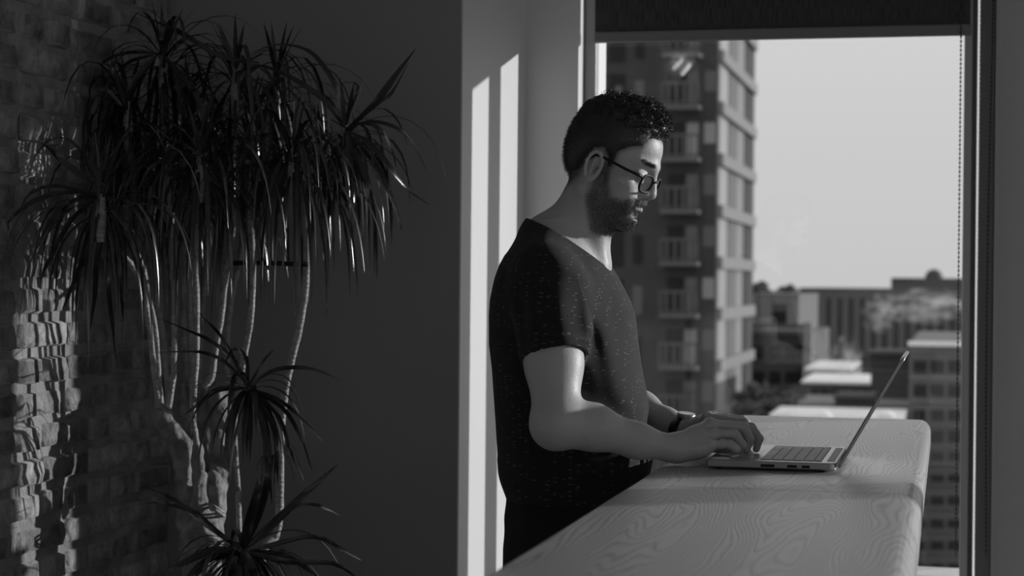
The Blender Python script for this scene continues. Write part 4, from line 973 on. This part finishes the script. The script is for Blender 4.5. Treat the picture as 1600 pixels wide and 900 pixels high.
p0 = q(1203, 652, 66); p1 = q(1414, 652, 66); MB().box((p0.x, 65.8, p0.z), (p1.x, 70.4, p0.z+.12)).build('snow', m_snow, e_)
for px, lb in ((1222, 'rounded heap of snow at the left end of the snowy terrace'), (1288, 'rounded snow heap beside the dark rooftop cabin'), (1385, 'low snow heap right of the laptop lid on the terrace')):
    p = q(px, 651, 65.2);  s_ = MB(); rr = [(.30, 0), (.32, .08), (.2, .16), (.08, .22)]; s_.lathe(tuple(p), [(a*rnd.uniform(.7, 1.1), b_) for a, b_ in rr], 10)
    tag(s_.build('snow_heap', m_snow, None, True), lb, 'snow', 'snow heaps on the terrace')
# trees
def tree(px, py, y, r, label, z0=GZ):
    p = q(px, py, y); e_ = empty('tree', (p.x, y, z0), label, 'tree', 'trees between the buildings')
    mb = MB()
    for i in range(150):
        c = Vector((p.x, y, p.z-r))+Vector((rnd.gauss(0, 1), rnd.gauss(0, 1), rnd.gauss(0, 1))).normalized()*r*rnd.uniform(.2, .85); s_ = r*rnd.uniform(.12, .26)
        bm = bmesh.new(); bmesh.ops.create_icosphere(bm, subdivisions=1, radius=s_)
        vs = [v.co*rnd.uniform(.6, 1.3)+c for v in bm.verts]; bm.verts.index_update(); fs = [[v.index for v in f.verts] for f in bm.faces]; bm.free(); mb.add(vs, fs)
    mb.build('foliage', m_treef, e_); MB().tube([(p.x, y, z0), (p.x, y, p.z-r)], [r*.12, r*.06], 8).build('trunk', m_treef, e_, True)
for px, py, y, r, lb in ((1182, 437, 300, 4.0, 'dark blurred tree on the skyline touching the tower'), (1204, 446, 322, 3.2, 'small blurred tree on the skyline between two larger ones'), (1237, 440, 344, 3.8, 'blurred tree on the skyline just left of the slatted office'),
        (1185, 592, 96, 1.6, 'bare bushy tree against the tower foot'), (1212, 604, 90, 1.5, 'bushy tree in front of the low brick building'), (1240, 612, 86, 1.2, 'bushy tree beside the snowy roofs'), (1180, 626, 78, 1.2, 'lowest bushy tree just above the counter corner by the hands'), (1322, 446, 366, 3.4, 'faint rounded tree over the roof of the slatted office')):
    tree(px, py, y, r, lb)
# drifting steam
def steam(px, py, y, sx_, sy_, sz_, dens, label):
    m = bpy.data.materials.new('steam'); m.use_nodes = True; nt = m.node_tree; nt.nodes.clear(); o_ = N(nt, 'ShaderNodeOutputMaterial'); v = N(nt, 'ShaderNodeVolumePrincipled')
    v.inputs['Color'].default_value = (.95, .95, .95, 1); v.inputs['Anisotropy'].default_value = .3
    tcn = N(nt, 'ShaderNodeTexCoord'); nz = N(nt, 'ShaderNodeTexNoise'); nz.inputs['Scale'].default_value = 2.4; nz.inputs['Detail'].default_value = 4
    ln = N(nt, 'ShaderNodeVectorMath', operation='LENGTH'); r1 = N(nt, 'ShaderNodeMath', operation='SUBTRACT'); r1.inputs[0].default_value = 1.0
    r2 = N(nt, 'ShaderNodeMath', operation='MULTIPLY_ADD'); r2.inputs[1].default_value = 6.0; r2.inputs[2].default_value = -3.4
    ad = N(nt, 'ShaderNodeMath', operation='ADD'); mu = N(nt, 'ShaderNodeMath', operation='MULTIPLY', use_clamp=False); mu.inputs[1].default_value = dens; mx0 = N(nt, 'ShaderNodeMath', operation='MAXIMUM'); mx0.inputs[1].default_value = 0
    nt.links.new(tcn.outputs['Object'], nz.inputs['Vector']); nt.links.new(tcn.outputs['Object'], ln.inputs[0]); nt.links.new(ln.outputs['Value'], r1.inputs[1])
    r1b = N(nt, 'ShaderNodeMath', operation='MULTIPLY'); r1b.inputs[1].default_value = .9; nt.links.new(r1.outputs[0], r1b.inputs[0])
    nt.links.new(nz.outputs['Fac'], r2.inputs[0]); nt.links.new(r2.outputs[0], ad.inputs[0]); nt.links.new(r1b.outputs[0], ad.inputs[1]); nt.links.new(ad.outputs[0], mx0.inputs[0]); nt.links.new(mx0.outputs[0], mu.inputs[0]); nt.links.new(mu.outputs[0], v.inputs['Density'])
    nt.links.new(v.outputs[0], o_.inputs['Volume'])
    bm = bmesh.new(); bmesh.ops.create_icosphere(bm, subdivisions=3, radius=1); me = bpy.data.meshes.new('steam'); bm.to_mesh(me); bm.free(); me.materials.append(m)
    p = q(px, py, y); o = bpy.data.objects.new('steam', me); COL.objects.link(o); o.location = p; o.scale = (sx_, sy_, sz_); tag(o, label, 'steam', None, 'stuff')
steam(1455, 478, 150, 4.6, 2.2, 1.5, .6, 'white cloud of steam drifting past the slatted office at the right')
steam(1378, 490, 160, 1.8, 1.6, 1.8, .55, 'thin rising plume of steam left of the larger steam cloud')
steam(1322, 565, 100, 1.0, 1.0, 1.5, .9, 'small puff of steam over the snowy roofs')
